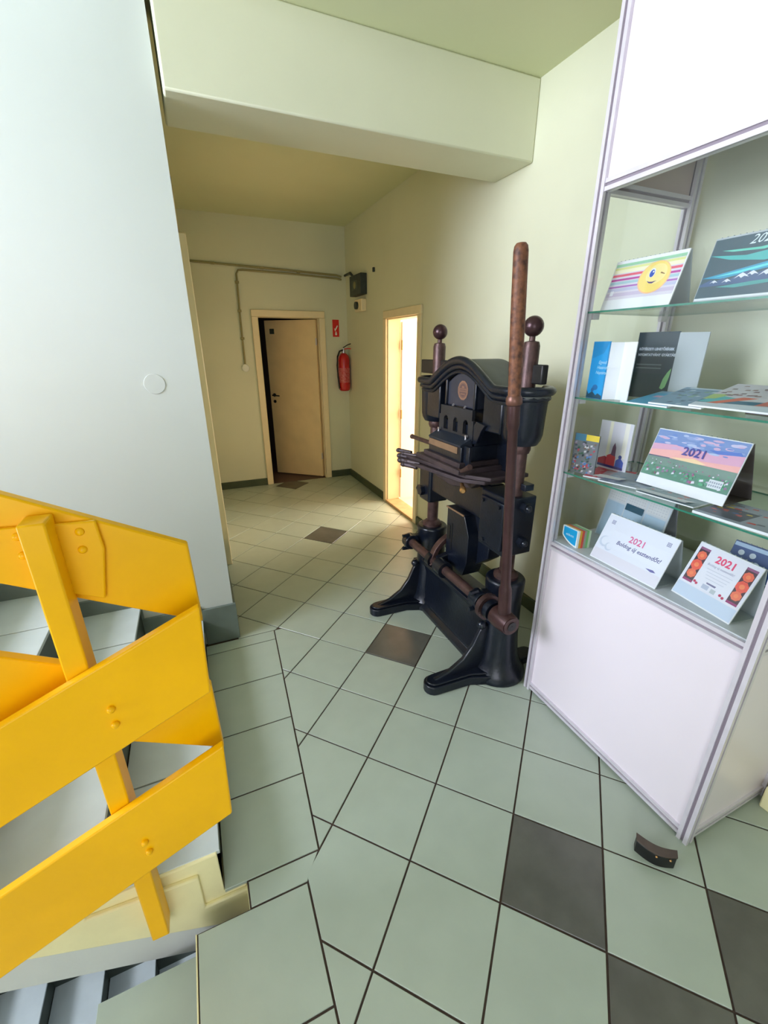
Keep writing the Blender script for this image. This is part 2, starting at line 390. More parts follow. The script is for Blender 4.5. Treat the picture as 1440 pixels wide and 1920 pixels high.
h = MB(); h.cyl((XR+0.78, D2b-0.035, 1.0), (XR+0.78, D2b-0.08, 1.0), 0.010); h.cyl((XR+0.79, D2b-0.075, 1.0), (XR+0.66, D2b-0.075, 1.0), 0.009); h.obj('handle', M_steel, lf2)
M_srw = mat('side_room_paint', (246, 230, 216), 0.6)
sr = MB(); sr.box(XR+0.12, 4.4, 5.3, 5.4, 0, 2.9); sr.box(XR+0.12, 4.4, 2.6, 2.7, 0, 2.9); sr.box(4.3, 4.4, 2.7, 5.3, 0, 2.9); sr.box(XR+0.12, 4.4, 2.6, 5.4, 2.85, 2.95)
struct(sr.obj('wall_side_room', M_srw), 'warm cream walls of the lit side room', 'wall')
struct(MB().box(XR+0.12, 4.4, 2.6, 5.4, -0.15, 0.0).obj('floor_side_room', M_laminate), 'pale floor of the lit side room', 'floor')
# door casing edge on the corridor's left wall
d3 = sempty('door_3', 'cream door casing seen edge-on along the corridor left wall', 'door')
b = MB(); b.box(XC, XC+0.062, 3.30, 3.42, 0, 2.28); b.box(XC, XC+0.062, 4.22, 4.34, 0, 2.28); b.box(XC, XC+0.062, 3.42, 4.22, 2.16, 2.28)
b.obj('frame', M_frame, d3, bevel=0.006)
MB().box(XC+0.001, XC+0.02, 3.42, 4.22, 0.01, 2.16).obj('leaf', M_leaf, d3)
vg = thing('vent_grille', 'small slotted air vent above the edge-on casing in the corridor', 'vent', (XC, 3.8, 2.32))
MB().box(0, 0.03, -0.3, 0.3, 0, 0.02).box(0, 0.03, -0.3, 0.3, 0.28, 0.30).box(0, 0.03, -0.3, -0.28, 0, 0.3).box(0, 0.03, 0.28, 0.3, 0, 0.3).obj('frame', M_frame, vg)
for k in range(8): MB().box(0.004, 0.024, -0.28+k*0.07, -0.25+k*0.07, 0.02, 0.28).obj('slat', M_frame, vg)

# ------------------------------------------------------------------ staircase
st = sempty('staircase', 'tiled stairs rising along the pale wall and descending beside them', 'staircase')
GO, RI = 0.285, 0.17
tread_pieces = [(1.0, 1.33), (1.33, 1.66), (1.66, 1.99), (1.99, YL)]
N = 9
for k in range(N):                                  # up flight
    x1 = -0.130 - GO*k; x0 = x1 - GO; z = RI*(k+1)
    MB().box(x0-0.01, x1-0.006, YS1, YL, z-RI-0.02, z-0.014).obj('step_core', M_grout, st, smooth=False)
    for a, c in tread_pieces:
        slab_tile('tread_tile', [V2(x0, a), V2(x1+0.012, a), V2(x1+0.012, c), V2(x0, c)], M_step, st, z-0.014, z)
        MB().box(x1-0.006, x1, a+0.0015, c-0.0015, z-RI+0.001, z-0.015).obj('riser_tile', M_riser, st, smooth=False)
    MB().box(x0, x1, YL-0.016, YL, z, z+0.085).box(x1, x1+0.012, YL-0.016, YL, z-RI+0.085, z+0.085).obj('skirting', M_skirt, st, bevel=0.002)
xe = -0.130 - GO*N
for k in range(N):                                  # unseen next flight above the down flight, added to shade the near floor
    x0 = xe + GO*k; z = RI*(N+k+1)
    MB().box(x0, x0+GO+0.01, -0.62, YS0, z-RI-0.12, z).obj('upper_step', M_step, st, smooth=False)
MB().box(XW, xe, FY, YL, RI*N-0.03, RI*N).obj('upper_half_landing', M_step, st)
MB().box(-0.118, XC+0.014, YL-0.016, YL, 0, 0.235).box(XC, XC+0.014, YL, 3.29, 0, 0.235).obj('skirting', M_skirt, st, bevel=0.002)
# stepped cream stringer and grey waist, painted side face of the up flight
nos = [(-0.062, -0.012)]
for k in range(N):
    x1 = -0.130 - GO*k; nos += [(x1, RI*k-0.012 if k == 0 else RI*k-0.002), (x1, RI*(k+1)-0.002)]
nos.append((xe, RI*N-0.002))
rel = [(-0.050, -0.030), (-0.150, -0.030)]
for k in range(N):
    x1 = -0.190 - GO*k; rel += [(x1, RI*k-0.030 + 0.0*k), (x1, RI*(k+1)-0.052)]
rel.append((xe, RI*N-0.052))
under = [(xe, RI*N-0.60+0.17), (-0.150, -0.150), (-0.062, -0.150)]
MB().prism(nos + under, lambda p, q, t: (p, t, q), YS1-0.006, YS1+0.10).obj('stringer', M_cream, st, bevel=0.004)
MB().prism(rel + [(xe, RI*N-0.43), (-0.152, -0.148), (-0.050, -0.148)], lambda p, q, t: (p, t, q), YS1-0.020, YS1-0.004).obj('string_relief', M_cream, st, bevel=0.005)
MB().prism([(xe, RI*N-0.43), (-0.150, -0.150), (-0.062, -0.150), (-0.062, -0.26), (-0.20, -0.26), (xe, RI*N-0.60)],
           lambda p, q, t: (p, t, q), YS1-0.008, YS1+0.10).obj('waist', M_waist, st)
MB().prism([(xe, RI*N-0.19), (-0.20, 0.0), (-0.20, -0.20), (xe, RI*N-0.50)], lambda p, q, t: (p, t, q), YS1+0.10, YL).obj('soffit', M_waist, st)
# moulded bump of plaster on the string below the first step
MB().box(-0.062, -0.045, YS0+0.0, YS1, -0.14, -0.014).obj('plaster_end', M_cream, st, bevel=0.01)
# down flight beside the well
for k in range(1, N+1):
    x1 = -0.212 - GO*(k-1); x0 = x1 - GO; z = -RI*k
    for a, c in ((0.60, YS0+0.04), (0.295, 0.60), (-0.01, 0.295), (-0.315, -0.01), (-0.62, -0.315)):
        slab_tile('tread_tile', [V2(x0-0.010, a), V2(x1, a), V2(x1, c), V2(x0-0.010, c)], M_tile, st, z-0.014, z)
    MB().box(x0, x1, -0.62, YS0+0.038, z-0.17, z-0.014).obj('step_core', M_grout, st, smooth=False)
    MB().box(x1-0.001, x1+0.004, -0.62, YS0-0.002, z, z+RI-0.014).obj('riser_tile', M_riser, st, smooth=False)
MB().box(-0.2165, -0.2125, -0.62, YS0, -0.03, -0.001).obj('nosing', M_cream, st, bevel=0.001)
MB().box(-0.5015, -0.4995+0.002, -0.62, YS0, -0.20, -0.171).obj('nosing', M_cream, st)
xd = -0.212 - GO*N
MB().box(XW, xd, FY, YL, -RI*N-0.2, -RI*N).obj('lower_half_landing', M_step, st)
# lower flight (turns back under the up flight)
zl = -RI*N; x = -2.545
for k in range(8):
    z = zl - RI*(k+1); x0 = x + GO*k; x1 = x0+GO
    for a, c in tread_pieces:
        slab_tile('tread_tile', [V2(x0, a), V2(x1+0.012, a), V2(x1+0.012, c), V2(x0, c)], M_step, st, z-0.014, z)
        MB().box(x1-0.006, x1, a+0.0015, c-0.0015, z-RI, z-0.015).obj('riser_tile', M_riser, st, smooth=False)
    MB().box(x0, x1-0.006, YS1, YL, z-0.3, z-0.014).obj('step_core', M_grout, st, smooth=False)
    MB().box(x0, x1, YL-0.016, YL, z, z+0.24).obj('skirting', M_riser, st)
MB().box(-0.215, XC+0.2, YS0, YL, -3.3, -0.2).obj('well_wall', M_waist, st)
MB().box(XW, XC, FY, YL, -3.3, -3.2).obj('lower_floor', M_tile, st)

# ------------------------------------------------------------------ yellow railing
rail = thing('stair_railing', 'yellow painted plank railing between the two stair flights', 'railing', (-0.30, 0.95, 0.02))
def ry(o):  # parts are modelled in world coordinates; bring them under the railing's base
    o.parent = rail; o.matrix_parent_inverse = Matrix.Translation((0.30, -0.95, -0.02)); return o
def post(x, z0, z1):
    b = MB(); b.box(x-0.0225, x+0.0225, 0.925, 0.985, z0, z1)
    return ry(b.obj('post', M_yel, bevel=0.004))
post(-0.305, 0.02, 1.318)
post(-1.75, -0.86, 2.20)
def board(xa, za_top, za_bot, xb, zb_top, zb_bot, y0, y1, endcut=0.0):
    """plank in an x-z plane from xa (right end) to xb (left end)"""
    pts = [(xa, za_bot), (xa+endcut, za_top), (xb, zb_top), (xb, zb_bot)]
    return ry(MB().prism(pts, lambda p, q, t: (p, t, q), y0, y1).obj('board', M_yel, bevel=0.004))
def line(x, x0, z0, s): return z0 + (x-x0)*s
XE = -2.6
near, far = [], []
for (x0, zt, zb) in ((-0.054, 1.090, 0.856), (-0.056, 0.680, 0.438)):
    s = 0.446
    near.append(board(x0-0.004, zt, zb, XE, line(XE, x0, zt, s), line(XE, x0, zb, s), 0.900, 0.924, 0.008))
for (x0, zt, zb, s) in ((-0.052, 1.205, 0.998, -0.535), (-0.055, 0.805, 0.585, -0.560)):
    far.append(board(x0, zt, zb, XE, line(XE, x0, zt, s), line(XE, x0, zb, s), 0.986, 1.012, -0.004))
def bolt(b, x, y0, y1, z):
    o = MB().sphere((x, y0+0.004, z), 0.0085, 12).cyl((x, y0+0.004, z), (x, y1, z), 0.006).obj('bolt', M_yel); o.parent = b
    o.matrix_parent_inverse = Matrix.Identity(4); return o
# nuts and bolts where planks cross the post
for b_, pts in ((near[0], ((-0.257, 0.887), (-0.257, 0.844))), (near[1], ((-0.268, 0.456), (-0.264, 0.420)))):
    for (x, z) in pts: bolt(b_, x, 0.893, 0.90, z)
pl = ry(MB().prism([(-0.232, 1.115), (-0.211, 1.230), (-0.215, 1.293), (-0.45, 1.306), (-0.45, 1.215)], lambda p, q, t: (p, t, q), 0.974, 0.986).obj('splice_plate', M_yel, bevel=0.003))
for (x, z) in ((-0.245, 1.275), (-0.248, 1.236), (-0.345, 1.282), (-0.345, 1.242)): bolt(pl, x, 0.970, 0.974, z)
ry(MB().box(-0.33, -0.262, 0.984, 0.996, 0.04, 0.11).obj('bracket', mat('rusty_bracket', (150, 92, 40), 0.6, var=0.4, scale=30), bevel=0.002))

# ------------------------------------------------------------------ wall fittings
cv = MB().lathe([(0.045, 0), (0.044, 0.003), (0.0, 0.0032)], 28, Matrix.Rotation(PI/2, 4, 'X')).obj('wall_cover', M_wallL)
cv.location = (-0.147, YL, 1.465); tag(cv, 'round painted cover on the pale stair wall', 'cover')
cond = thing('cable_conduit', 'painted surface conduits running along the corridor end wall', 'conduit', (0.1, YB, 2.42))
cond_p = lambda o: (setattr(o, 'parent', cond), setattr(o, 'matrix_parent_inverse', Matrix.Translation((-0.1, -YB, -2.42))))
cond_p(MB().tube([(XC+0.01, YB-0.014, 2.455), (1.0, YB-0.014, 2.43), (1.74, YB-0.014, 2.405), (1.80, YB-0.02, 2.39)], 0.011).obj('pipe', M_pipe))
cond_p(MB().tube([(0.70, YB-0.014, 2.40), (1.2, YB-0.014, 2.392), (1.74, YB-0.014, 2.372), (1.80, YB-0.02, 2.36)], 0.010).obj('pipe', M_pipe))
cond_p(MB().tube([(0.70, YB-0.014, 2.40), (0.65, YB-0.014, 2.395), (0.628, YB-0.014, 2.36), (0.618, YB-0.014, 1.9), (0.617, YB-0.014, 1.45)], 0.010).obj('pipe', M_pipe))
for (x, z) in ((0.625, 2.28), (0.619, 2.0), (0.618, 1.72), (0.40, 2.445), (0.9, 2.43), (1.3, 2.415)):
    cond_p(MB().box(x-0.02, x+0.02, YB-0.028, YB-0.002, z-0.012, z+0.012).obj('clip', M_pipe, bevel=0.003))
jb = MB().lathe([(0.040, 0), (0.040, 0.02), (0.030, 0.028), (0.0, 0.03)], 20, Matrix.Rotation(PI/2, 4, 'X')).obj('junction_box', M_white)
jb.location = (0.617, YB, 1.405); tag(jb, 'small round junction box at the foot of the vertical conduit', 'junction box')
eb = thing('electrical_box', 'dark grey electrical box high in the corridor corner', 'electrical box', (XR, 4.72, 2.13))
MB().box(-0.075, 0, 0, 0.34, 0.02, 0.22).obj('body', M_box, eb, bevel=0.006)
MB().box(-0.080, -0.075, 0.08, 0.26, 0.07, 0.17).obj('window', M_glass, eb)
MB().cyl((-0.075, 0.17, 0.12), (-0.081, 0.17, 0.12), 0.035).obj('dial', M_pipe, eb)
MB().tube([(-0.03, 0.30, 0.2), (-0.035, 0.42, 0.27), (-0.03, 0.62, 0.27)], 0.014).obj('cable', M_box, eb)
sk = thing('power_socket', 'cream socket with dark round opening below the grey electrical box', 'socket', (XR, 4.74, 1.99))
MB().box(-0.06, 0, 0, 0.22, 0, 0.12).obj('body', M_frame, sk, bevel=0.008)
MB().cyl((-0.06, 0.13, 0.06), (-0.085, 0.13, 0.06), 0.038, n=20).obj('opening', M_box, sk)
tag(MB().box(XR-0.02, XR, 4.50, 4.525, 2.33, 2.37).obj('wall_hook', M_box, bevel=0.003), 'tiny dark hook on the green wall right of the electrical box', 'hook')

sg = thing('fire_sign', 'small red extinguisher sign on the corridor end wall', 'sign', (1.715, YB-0.004, 1.745))
MB().box(-0.040, 0.040, 0, 0.004, 0, 0.19).obj('plate', M_redsign, sg)
P = Print(lambda s, t, o: (s, -0.0005-o, t))
P.poly([(-0.018, 0.075), (-0.006, 0.065), (0.026, 0.12), (0.018, 0.13)], M_white).poly([(-0.022, 0.10), (-0.012, 0.06), (-0.002, 0.075)], M_white)
P.disc(0, 0.03, 0.013, M_white).rect(-0.007, 0.007, 0.03, 0.058, M_white)
P.obj(sg, 'pictogram')
fe = thing('fire_extinguisher', 'red fire extinguisher hung on the corridor end wall', 'fire extinguisher', (1.775, YB-0.085, 1.12))
MB().lathe([(0.052, 0), (0.066, 0.012), (0.070, 0.03), (0.070, 0.37), (0.062, 0.405), (0.040, 0.43), (0.024, 0.44)], 28).obj('cylinder', M_red, fe)
MB().lathe([(0.0706, 0.10), (0.0706, 0.27)], 28, cap=False).obj('instruction_label', mat('label_print', (214, 120, 118), 0.4, rgb2=(190, 40, 44), scale=60), fe)
MB().lathe([(0.020, 0.44), (0.020, 0.475), (0.013, 0.48), (0.013, 0.495)], 16).obj('valve', M_steel, fe)
MB().tube([(0, 0, 0.485), (0.05, -0.02, 0.492), (0.105, -0.03, 0.487)], 0.007).obj('carry_handle', M_red, fe)
MB().tube([(-0.005, 0, 0.50), (0.05, -0.02, 0.535), (0.115, -0.03, 0.555)], 0.006).obj('lever', M_black, fe)
MB().tube([(-0.012, -0.01, 0.475), (-0.06, -0.03, 0.462), (-0.092, -0.045, 0.40), (-0.100, -0.045, 0.30), (-0.093, -0.04, 0.18), (-0.080, -0.03, 0.08), (-0.074, -0.025, 0.03)], 0.010).obj('hose', M_black, fe)
MB().box(-0.03, 0.03, 0.055, 0.085, 0.28, 0.36).obj('bracket', M_black, fe)

# ------------------------------------------------------------------ the iron press (local x towards the camera end, -y to the front)
pr = thing('iron_press', 'antique black cast-iron standing press with long side lever', 'press', (1.30, 1.85, 0), -PI/2)
CX = 0.367
# base: one casting
b = MB()
for s in (-1, 1):
    b.lathe([(0.150, 0), (0.150, 0.025), (0.135, 0.05), (0.112, 0.09), (0.100, 0.15), (0.092, 0.25), (0.088, 0.45), (0.094, 0.50), (0.096, 0.555), (0.088, 0.565)], 32, Matrix.Translation((CX*s, 0, 0)))
prof = [(-0.108, 0), (-0.112, 0.012), (-0.112, 0.030), (-0.100, 0.045), (-0.088, 0.055), (-0.088, 0.075), (-0.078, 0.09), (-0.066, 0.26), (-0.075, 0.31), (-0.092, 0.325), (-0.092, 0.35), (-0.06, 0.37), (0.06, 0.37), (0.078, 0.30), (0.104, 0.06), (0.130, 0.035), (0.130, 0)]
b.prism(prof, lambda p, q, t: (t, p, q), -0.33, 0.33)
# rear casting shoulder at the camera end
b.obj('base', M_iron, pr, bevel=0.004)
for s in (-1, 1):
    xs = CX*s
    f = MB(); out = []
    for k in range(9):
        a = PI + PI*k/8; out.append((xs + 0.050*math.cos(a), -0.385 + 0.050*math.sin(a)))
    plan = out + [(xs+0.056, -0.20), (xs+0.10, -0.09), (xs+0.11, 0.0), (xs-0.11, 0.0), (xs-0.10, -0.09), (xs-0.056, -0.20)]
    f.prism(plan, lambda p, q, t: (p, q, t), 0.0, 0.048)
    top = [(xs+(p-xs)*0.80, q*0.975) for p, q in plan]
    f.prism(top, lambda p, q, t: (p, q, t), 0.048, 0.060)
    web = [(-0.40, 0.055), (-0.30, 0.085), (-0.22, 0.135), (-0.165, 0.205), (-0.135, 0.275), (-0.110, 0.315), (-0.08, 0.30), (-0.06, 0.05)]
    f.prism(web, lambda p, q, t: (t, p, q), xs-0.013, xs+0.013)
    f.sphere((xs, -0.118, 0.31), 0.024, 12)
    f.obj('foot', M_iron, pr, bevel=0.006, seg=3)
    g = MB(); out = [(xs+0.040*math.cos(PI*k/8), 0.20+0.040*math.sin(PI*k/8)) for k in range(9)]
    g.prism(out + [(xs-0.05, 0.0), (xs+0.05, 0.0)], lambda p, q, t: (p, q, t), 0, 0.05); g.obj('foot', M_iron, pr, bevel=0.006)
    c = MB(); c.turned((xs, 0, 0.56), (xs, 0, 1.7), [(0.034, 0), (0.034, 1.065), (0.029, 1.082), (0.012, 1.086), (0.012, 1.105)], 24)
    co = c.obj('column', M_brown, pr)
    MB().sphere((xs, 0, 1.700), 0.040, 24).obj('ball_finial', mat('dark_ball', (66, 44, 48), 0.3, metal=0.5), co)
    MB().lathe([(0.060, 0.563), (0.060, 0.580), (0.048, 0.592), (0.0345, 0.60)], 24, Matrix.Translation((xs, 0, 0))).obj('collar', M_brown, co)
    MB().lathe([(0.040, 1.185), (0.046, 1.20), (0.046, 1.22), (0.040, 1.235)], 20, Matrix.Translation((xs, 0, 0))).obj('collar', M_brown, co)
    if s < 0: MB().box(xs-0.135, xs-0.095, -0.06, 0.0, 0.22, 0.275).obj('peg', M_iron, pr, bevel=0.006)
# crown
def arch(x, lo=1.452, hi=1.565, half=0.28):
    return lo if abs(x) >= half else lo + (hi-lo)*(0.5+0.5*math.cos(PI*x/half))**0.62
b = MB()
for s in (-1, 1):
    b.lathe([(0.070, 1.225), (0.082, 1.245), (0.088, 1.27), (0.092, 1.40), (0.098, 1.435)], 28, Matrix.Translation((CX*s, 0, 0)))
xs_ = [-0.36 + 0.72*k/36 for k in range(37)]
# body between the columns: lower edge is an arch too
def low(x): return 1.275 + 0.055*max(0, math.cos(PI*x/0.62))
topc = [(x, arch(x)-0.012) for x in xs_]; botc = [(x, low(x)) for x in xs_[::-1]]
b.prism(topc + botc, lambda p, q, t: (p, t, q), -0.030, 0.075)
b.obj('crown', M_iron, pr)
fr = MB()
def panel(x0, x1, z0, y0, y1, ztop=None, n=8, m=fr):
    xs2 = [x0+(x1-x0)*k/n for k in range(n+1)]
    m.prism([(x, (ztop if ztop is not None else arch(x)-0.03)) for x in xs2] + [(x1, z0), (x0, z0)], lambda p, q, t: (p, t, q), y0, y1)
for a, c in ((-0.330, -0.195), (0.195, 0.330)):
    q = MB(); panel(a, c, 1.262, -0.088, -0.028, m=q); q.obj('front_pilaster', M_iron, pr, bevel=0.006)
cp = MB(); n = 12; xs2 = [-0.130+0.26*k/n for k in range(n+1)]
cp.prism([(x, 1.452+0.055*math.cos(x/0.13*PI/2)) for x in xs2] + [(0.125, 1.345), (-0.125, 1.345)], lambda p, q, t: (p, t, q), -0.080, -0.028)
mp = cp.obj('maker_plate', mat('slate_blue_iron', (52, 56, 70), 0.4, metal=0.1, var=0.25, scale=14), pr, bevel=0.005)
for s in (-1, 1):
    MB().box(0.127*s-0.008, 0.127*s+0.008, -0.092, -0.076, 1.345, 1.47).obj('rib', M_iron, mp, bevel=0.003)
for x in (-0.06, 0.045): MB().cyl((x, -0.083, 1.352), (x+0.008, -0.096, 1.340), 0.006, n=8).obj('screw', M_steel, mp)
P = Print(lambda s, t, o: (0.012+s, -0.0805-o*2, 1.425+t))
ng = 12
P.poly([(0.043*math.cos(2*PI*k/24)*(1+0.04*(k % 2)), 0.045*math.sin(2*PI*k/24)*(1+0.04*(k % 2))) for k in range(24)], M_badge)
P.disc(0, 0, 0.036, M_badge2); P.disc(0, 0, 0.033, M_badge); P.disc(0, 0, 0.031, M_badge2)
P.rect(-0.030, 0.030, -0.007, 0.009, M_badge)
P.poly([(-0.012, 0.012), (0.012, 0.012), (0.007, 0.024), (0, 0.018), (-0.007, 0.024)], M_badge)
for k in range(7): P.rect(-0.026+k*0.008, -0.021+k*0.008, -0.004, 0.006, M_badge2)
for k in range(5): P.rect(-0.018+k*0.008, -0.013+k*0.008, -0.021, -0.013, M_badge)
P.obj(mp, 'round_badge')
# crown moulding: a swept rounded lip along front, round the ends
path = []
for k in range(9): a = PI/2 + PI*k/8 ; path.append((-CX + 0.100*math.cos(a), 0.100*math.sin(a)))
L1 = [(p, q, 1.452) for p, q in path]
xsf = [-0.36 + 0.72*k/40 for k in range(1, 40)]
L2 = [(x, -0.100, arch(x)) for x in xsf]
L3 = []
for k in range(9): a = -PI/2 + PI*k/8; L3.append((CX + 0.100*math.cos(a), 0.100*math.sin(a), 1.452))
full = L1 + L2 + L3
mo = MB(); mo.tube(full, 0.019, 12)
mo.tube([(x*0.978, y*0.94, z-0.029) for x, y, z in full], 0.013, 10)
mo.tube([(x*0.965, y*0.90, z-0.052) for x, y, z in full], 0.009, 8)
mo.obj('moulding', M_iron, pr)
tp = MB()   # top sheet under the moulding, sweeping back
xs3 = [-0.36 + 0.72*k/36 for k in range(37)]
tp.prism([(x, arch(x)+0.004) for x in xs3] + [(x, arch(x)-0.035) for x in xs3[::-1]], lambda p, q, t: (p, t, q), -0.10, 0.125)
for s in (-1, 1): tp.lathe([(0.10, 1.425), (0.104, 1.455), (0.04, 1.458)], 28, Matrix.Translation((CX*s, 0, 0)))
tp.obj('crown_top', mat('grey_iron', (92, 96, 94), 0.55, metal=0.1, var=0.25, scale=12), pr)  # lighter grey than the rest of the press
for a, c in ((-0.56, -0.27), (0.25, 0.455)): MB().box(a, c, -0.008, 0.024, 1.480, 1.556).obj('rear_bar', M_black, pr, bevel=0.005)
MB().prism([(-0.14, 1.36), (0.33, 1.36), (0.33, 1.05), (-0.06, 1.05), (-0.14, 1.20)], lambda p, q, t: (p, t, q), 0.045, 0.060).obj('back_plate', M_iron, pr)
# gate plate with three arched slots
gx0, gx1, gz0, gz1 = -0.155, 0.155, 1.205, 1.345
b = MB()
hs = [(-0.088, 0.021), (0.003, 0.021), (0.092, 0.021)]
zb, zt = 1.226, 1.274
b.box(gx0, gx1, -0.108, -0.092, gz0, zb); b.box(gx0+0.012, gx1-0.012, -0.108, -0.092, zt+0.023, gz1)
edges = [gx0] + [v for c_, r in hs for v in (c_-r, c_+r)] + [gx1]
for k in range(0, len(edges), 2): b.box(edges[k], edges[k+1], -0.108, -0.092, zb, zt+0.023)
for c_, r in hs:
    arcp = [(c_+r*math.cos(PI*k/8), zt+r*math.sin(PI*k/8)) for k in range(9)]
    b.prism([(c_+r, zt+0.023)] + arcp[:5], lambda p, q, t: (p, t, q), -0.108, -0.092)
    b.prism(arcp[4:] + [(c_-r, zt+0.023)], lambda p, q, t: (p, t, q), -0.108, -0.092)
gt = b.obj('gate_plate', mat('worn_black_iron', (46, 48, 54), 0.45, metal=0.2, var=0.3, scale=14), pr, smooth=False)
for x in (-0.135, 0.120): MB().cyl((x, -0.112, 1.222), (x, -0.124, 1.222), 0.007, n=8).cyl((x, -0.120, 1.222), (x, -0.122, 1.195), 0.005).obj('screw', M_steel, gt)
# sloping ledge, platen body with inlaid wood and stepped plates
MB().prism([(-0.108, 1.215), (-0.168, 1.186), (-0.168, 1.178), (-0.10, 1.178)], lambda p, q, t: (t, p, q), -0.155, 0.150).obj('ledge', mat('blue_black_iron', (38, 46, 60), 0.4, metal=0.2, var=0.2), pr)
pb = MB().box(-0.155, 0.155, -0.165, 0.14, 1.085, 1.178).box(-0.155, 0.155, -0.09, 0.14, 1.178, 1.27).obj('platen', M_iron, pr, bevel=0.003)
MB().box(-0.150, 0.125, -0.1685, -0.163, 1.142, 1.174).obj('wood_strip', M_wood, pb)
sp = MB()
for k in range(2): sp.box(-0.180-0.045*k, 0.172+0.030*k, -0.182-0.022*k, 0.15, 1.106-0.024*(k+1), 1.106-0.024*k)
sp.obj('stepped_plate', M_bed, pr, bevel=0.002)
sd = MB(); sd.prism([(0.155, 1.19), (0.185, 1.20), (0.215, 1.26), (0.24, 1.29), (0.175, 1.30), (0.155, 1.28)], lambda p, q, t: (p, t, q), -0.105, -0.085)
sd.prism([(0.155, 1.185), (0.20, 1.185), (0.20, 1.075), (0.155, 1.075)], lambda p, q, t: (p, t, q), -0.15, -0.135); sd.obj('cheek', M_iron, pr, bevel=0.002)
# pin on the left, small lever on the right
MB().cyl((-0.42, -0.13, 1.128), (-0.15, -0.13, 1.132), 0.012).sphere((-0.42, -0.13, 1.128), 0.0145, 12).obj('pin', M_brown, pr)
MB().tube([(0.13, -0.17, 1.075), (0.20, -0.19, 1.078), (0.235, -0.20, 1.092), (0.285, -0.20, 1.120)], [0.008, 0.008, 0.010, 0.014], 10).obj('small_lever', M_brown, pr)
# bed
bd = MB()
bd.prism([(-0.29, -0.235), (-0.18, -0.225), (0.20, -0.165), (0.30, -0.09), (0.30, 0.13), (-0.29, 0.13)], lambda p, q, t: (p, q, t), 1.0385, 1.0580)
bd.prism([(-0.325, -0.255), (-0.20, -0.250), (0.185, -0.180), (0.27, -0.10), (0.27, 0.12), (-0.325, 0.12)], lambda p, q, t: (p, q, t), 1.0160, 1.0365)
bdo = bd.obj('bed', M_bed, pr, bevel=0.004)
k_ = MB()
for (x, y, z, r) in ((-0.385, -0.235, 1.062, 0.016), (-0.345, -0.245, 1.040, 0.020), (-0.300, -0.262, 1.026, 0.021), (-0.255, -0.266, 1.012, 0.018), (-0.350, -0.215, 1.016, 0.018), (-0.225, -0.262, 1.036, 0.017), (-0.31, -0.24, 1.060, 0.014)):
    k_.sphere((x, y, z), r, 10, sz=0.8); k_.cyl((x, y, z), (x+0.075, y+0.045, z-0.004), r*0.75, n=8)
k_.obj('adjusting_screws', M_bed, bdo)
MB().box(0.28, 0.43, 0.0, 0.05, 1.020, 1.050).obj('bed_stop', M_iron, bdo, bevel=0.003)
# under-bed bracket and brass handle
MB().prism([(-0.24, 1.016), (0.22, 1.016), (0.16, 0.970), (-0.02, 0.935), (-0.18, 0.945)], lambda p, q, t: (p, t, q), -0.10, -0.05).obj('bed_bracket', M_bed, pr, bevel=0.004)
hd = MB(); hd.turned((0.07, -0.10, 1.004), (0.195, -0.170, 0.990), [(0.006, 0), (0.006, 0.05), (0.008, 0.08), (0.011, 0.13), (0.016, 0.155), (0.016, 0.170), (0.010, 0.180)], 16)
hd.obj('brass_handle', M_brass, pr)
# crosshead with sleeves
b = MB(); b.box(-0.34, 0.30, -0.055, 0.06, 0.815, 0.985); b.prism([(-0.02, 0.99), (0.22, 0.99), (0.26, 0.80), (0.24, 0.60), (0.14, 0.52), (0.02, 0.55), (0.0, 0.80)], lambda p, q, t: (p, t, q), -0.02, 0.06)
b.obj('crosshead', M_iron, pr, bevel=0.006)
b = MB(); b.box(-0.430, -0.300, -0.070, 0.065, 0.735, 0.965); b.cyl((-CX, 0, 0.93), (-CX, 0, 1.0), 0.048, n=20)
sl = b.obj('sleeve', M_iron, pr, bevel=0.014, seg=3)
MB().cyl((-0.375, -0.07, 0.80), (-0.375, -0.098, 0.80), 0.030, n=6).cyl((-0.43, -0.04, 0.785), (-0.475, -0.045, 0.785), 0.024, n=6).obj('nut', M_iron, sl)
b = MB(); b.box(0.225, 0.425, -0.080, 0.080, 0.705, 0.990); b.box(0.24, 0.412, -0.093, -0.080, 0.73, 0.965)
sr_ = b.obj('sleeve', M_iron, pr, bevel=0.012, seg=3)
for z in (0.775, 0.945): MB().cyl((0.425, 0.01, z), (0.455, 0.01, z), 0.026, n=6).sphere((0.455, 0.01, z), 0.017, 10).obj('nut', M_iron, sr_)
for (x, z) in ((0.265, 0.945), (0.385, 0.945), (0.285, 0.750)): MB().cyl((x, -0.093, z), (x, -0.103, z), 0.009, n=6).obj('nut', M_iron, sr_)
# link plate
b = MB(); b.prism([(-0.060, 0.800), (0.105, 0.800), (0.150, 0.70), (0.150, 0.55), (0.115, 0.455), (0.02, 0.43), (-0.060, 0.52)], lambda p, q, t: (p, t, q), -0.085, 0.03)
b.box(-0.062, 0.110, -0.092, -0.020, 0.800, 0.806)
lk = b.obj('link_plate', M_iron, pr, bevel=0.004)
MB().box(-0.045, -0.020, -0.0875, -0.084, 0.62, 0.70).box(-0.01, 0.0, -0.0875, -0.084, 0.56, 0.72).obj('slot', M_black, lk)
MB().box(-0.061, 0.108, -0.0935, -0.088, 0.799, 0.8075).obj('worn_edge', M_wood, lk)
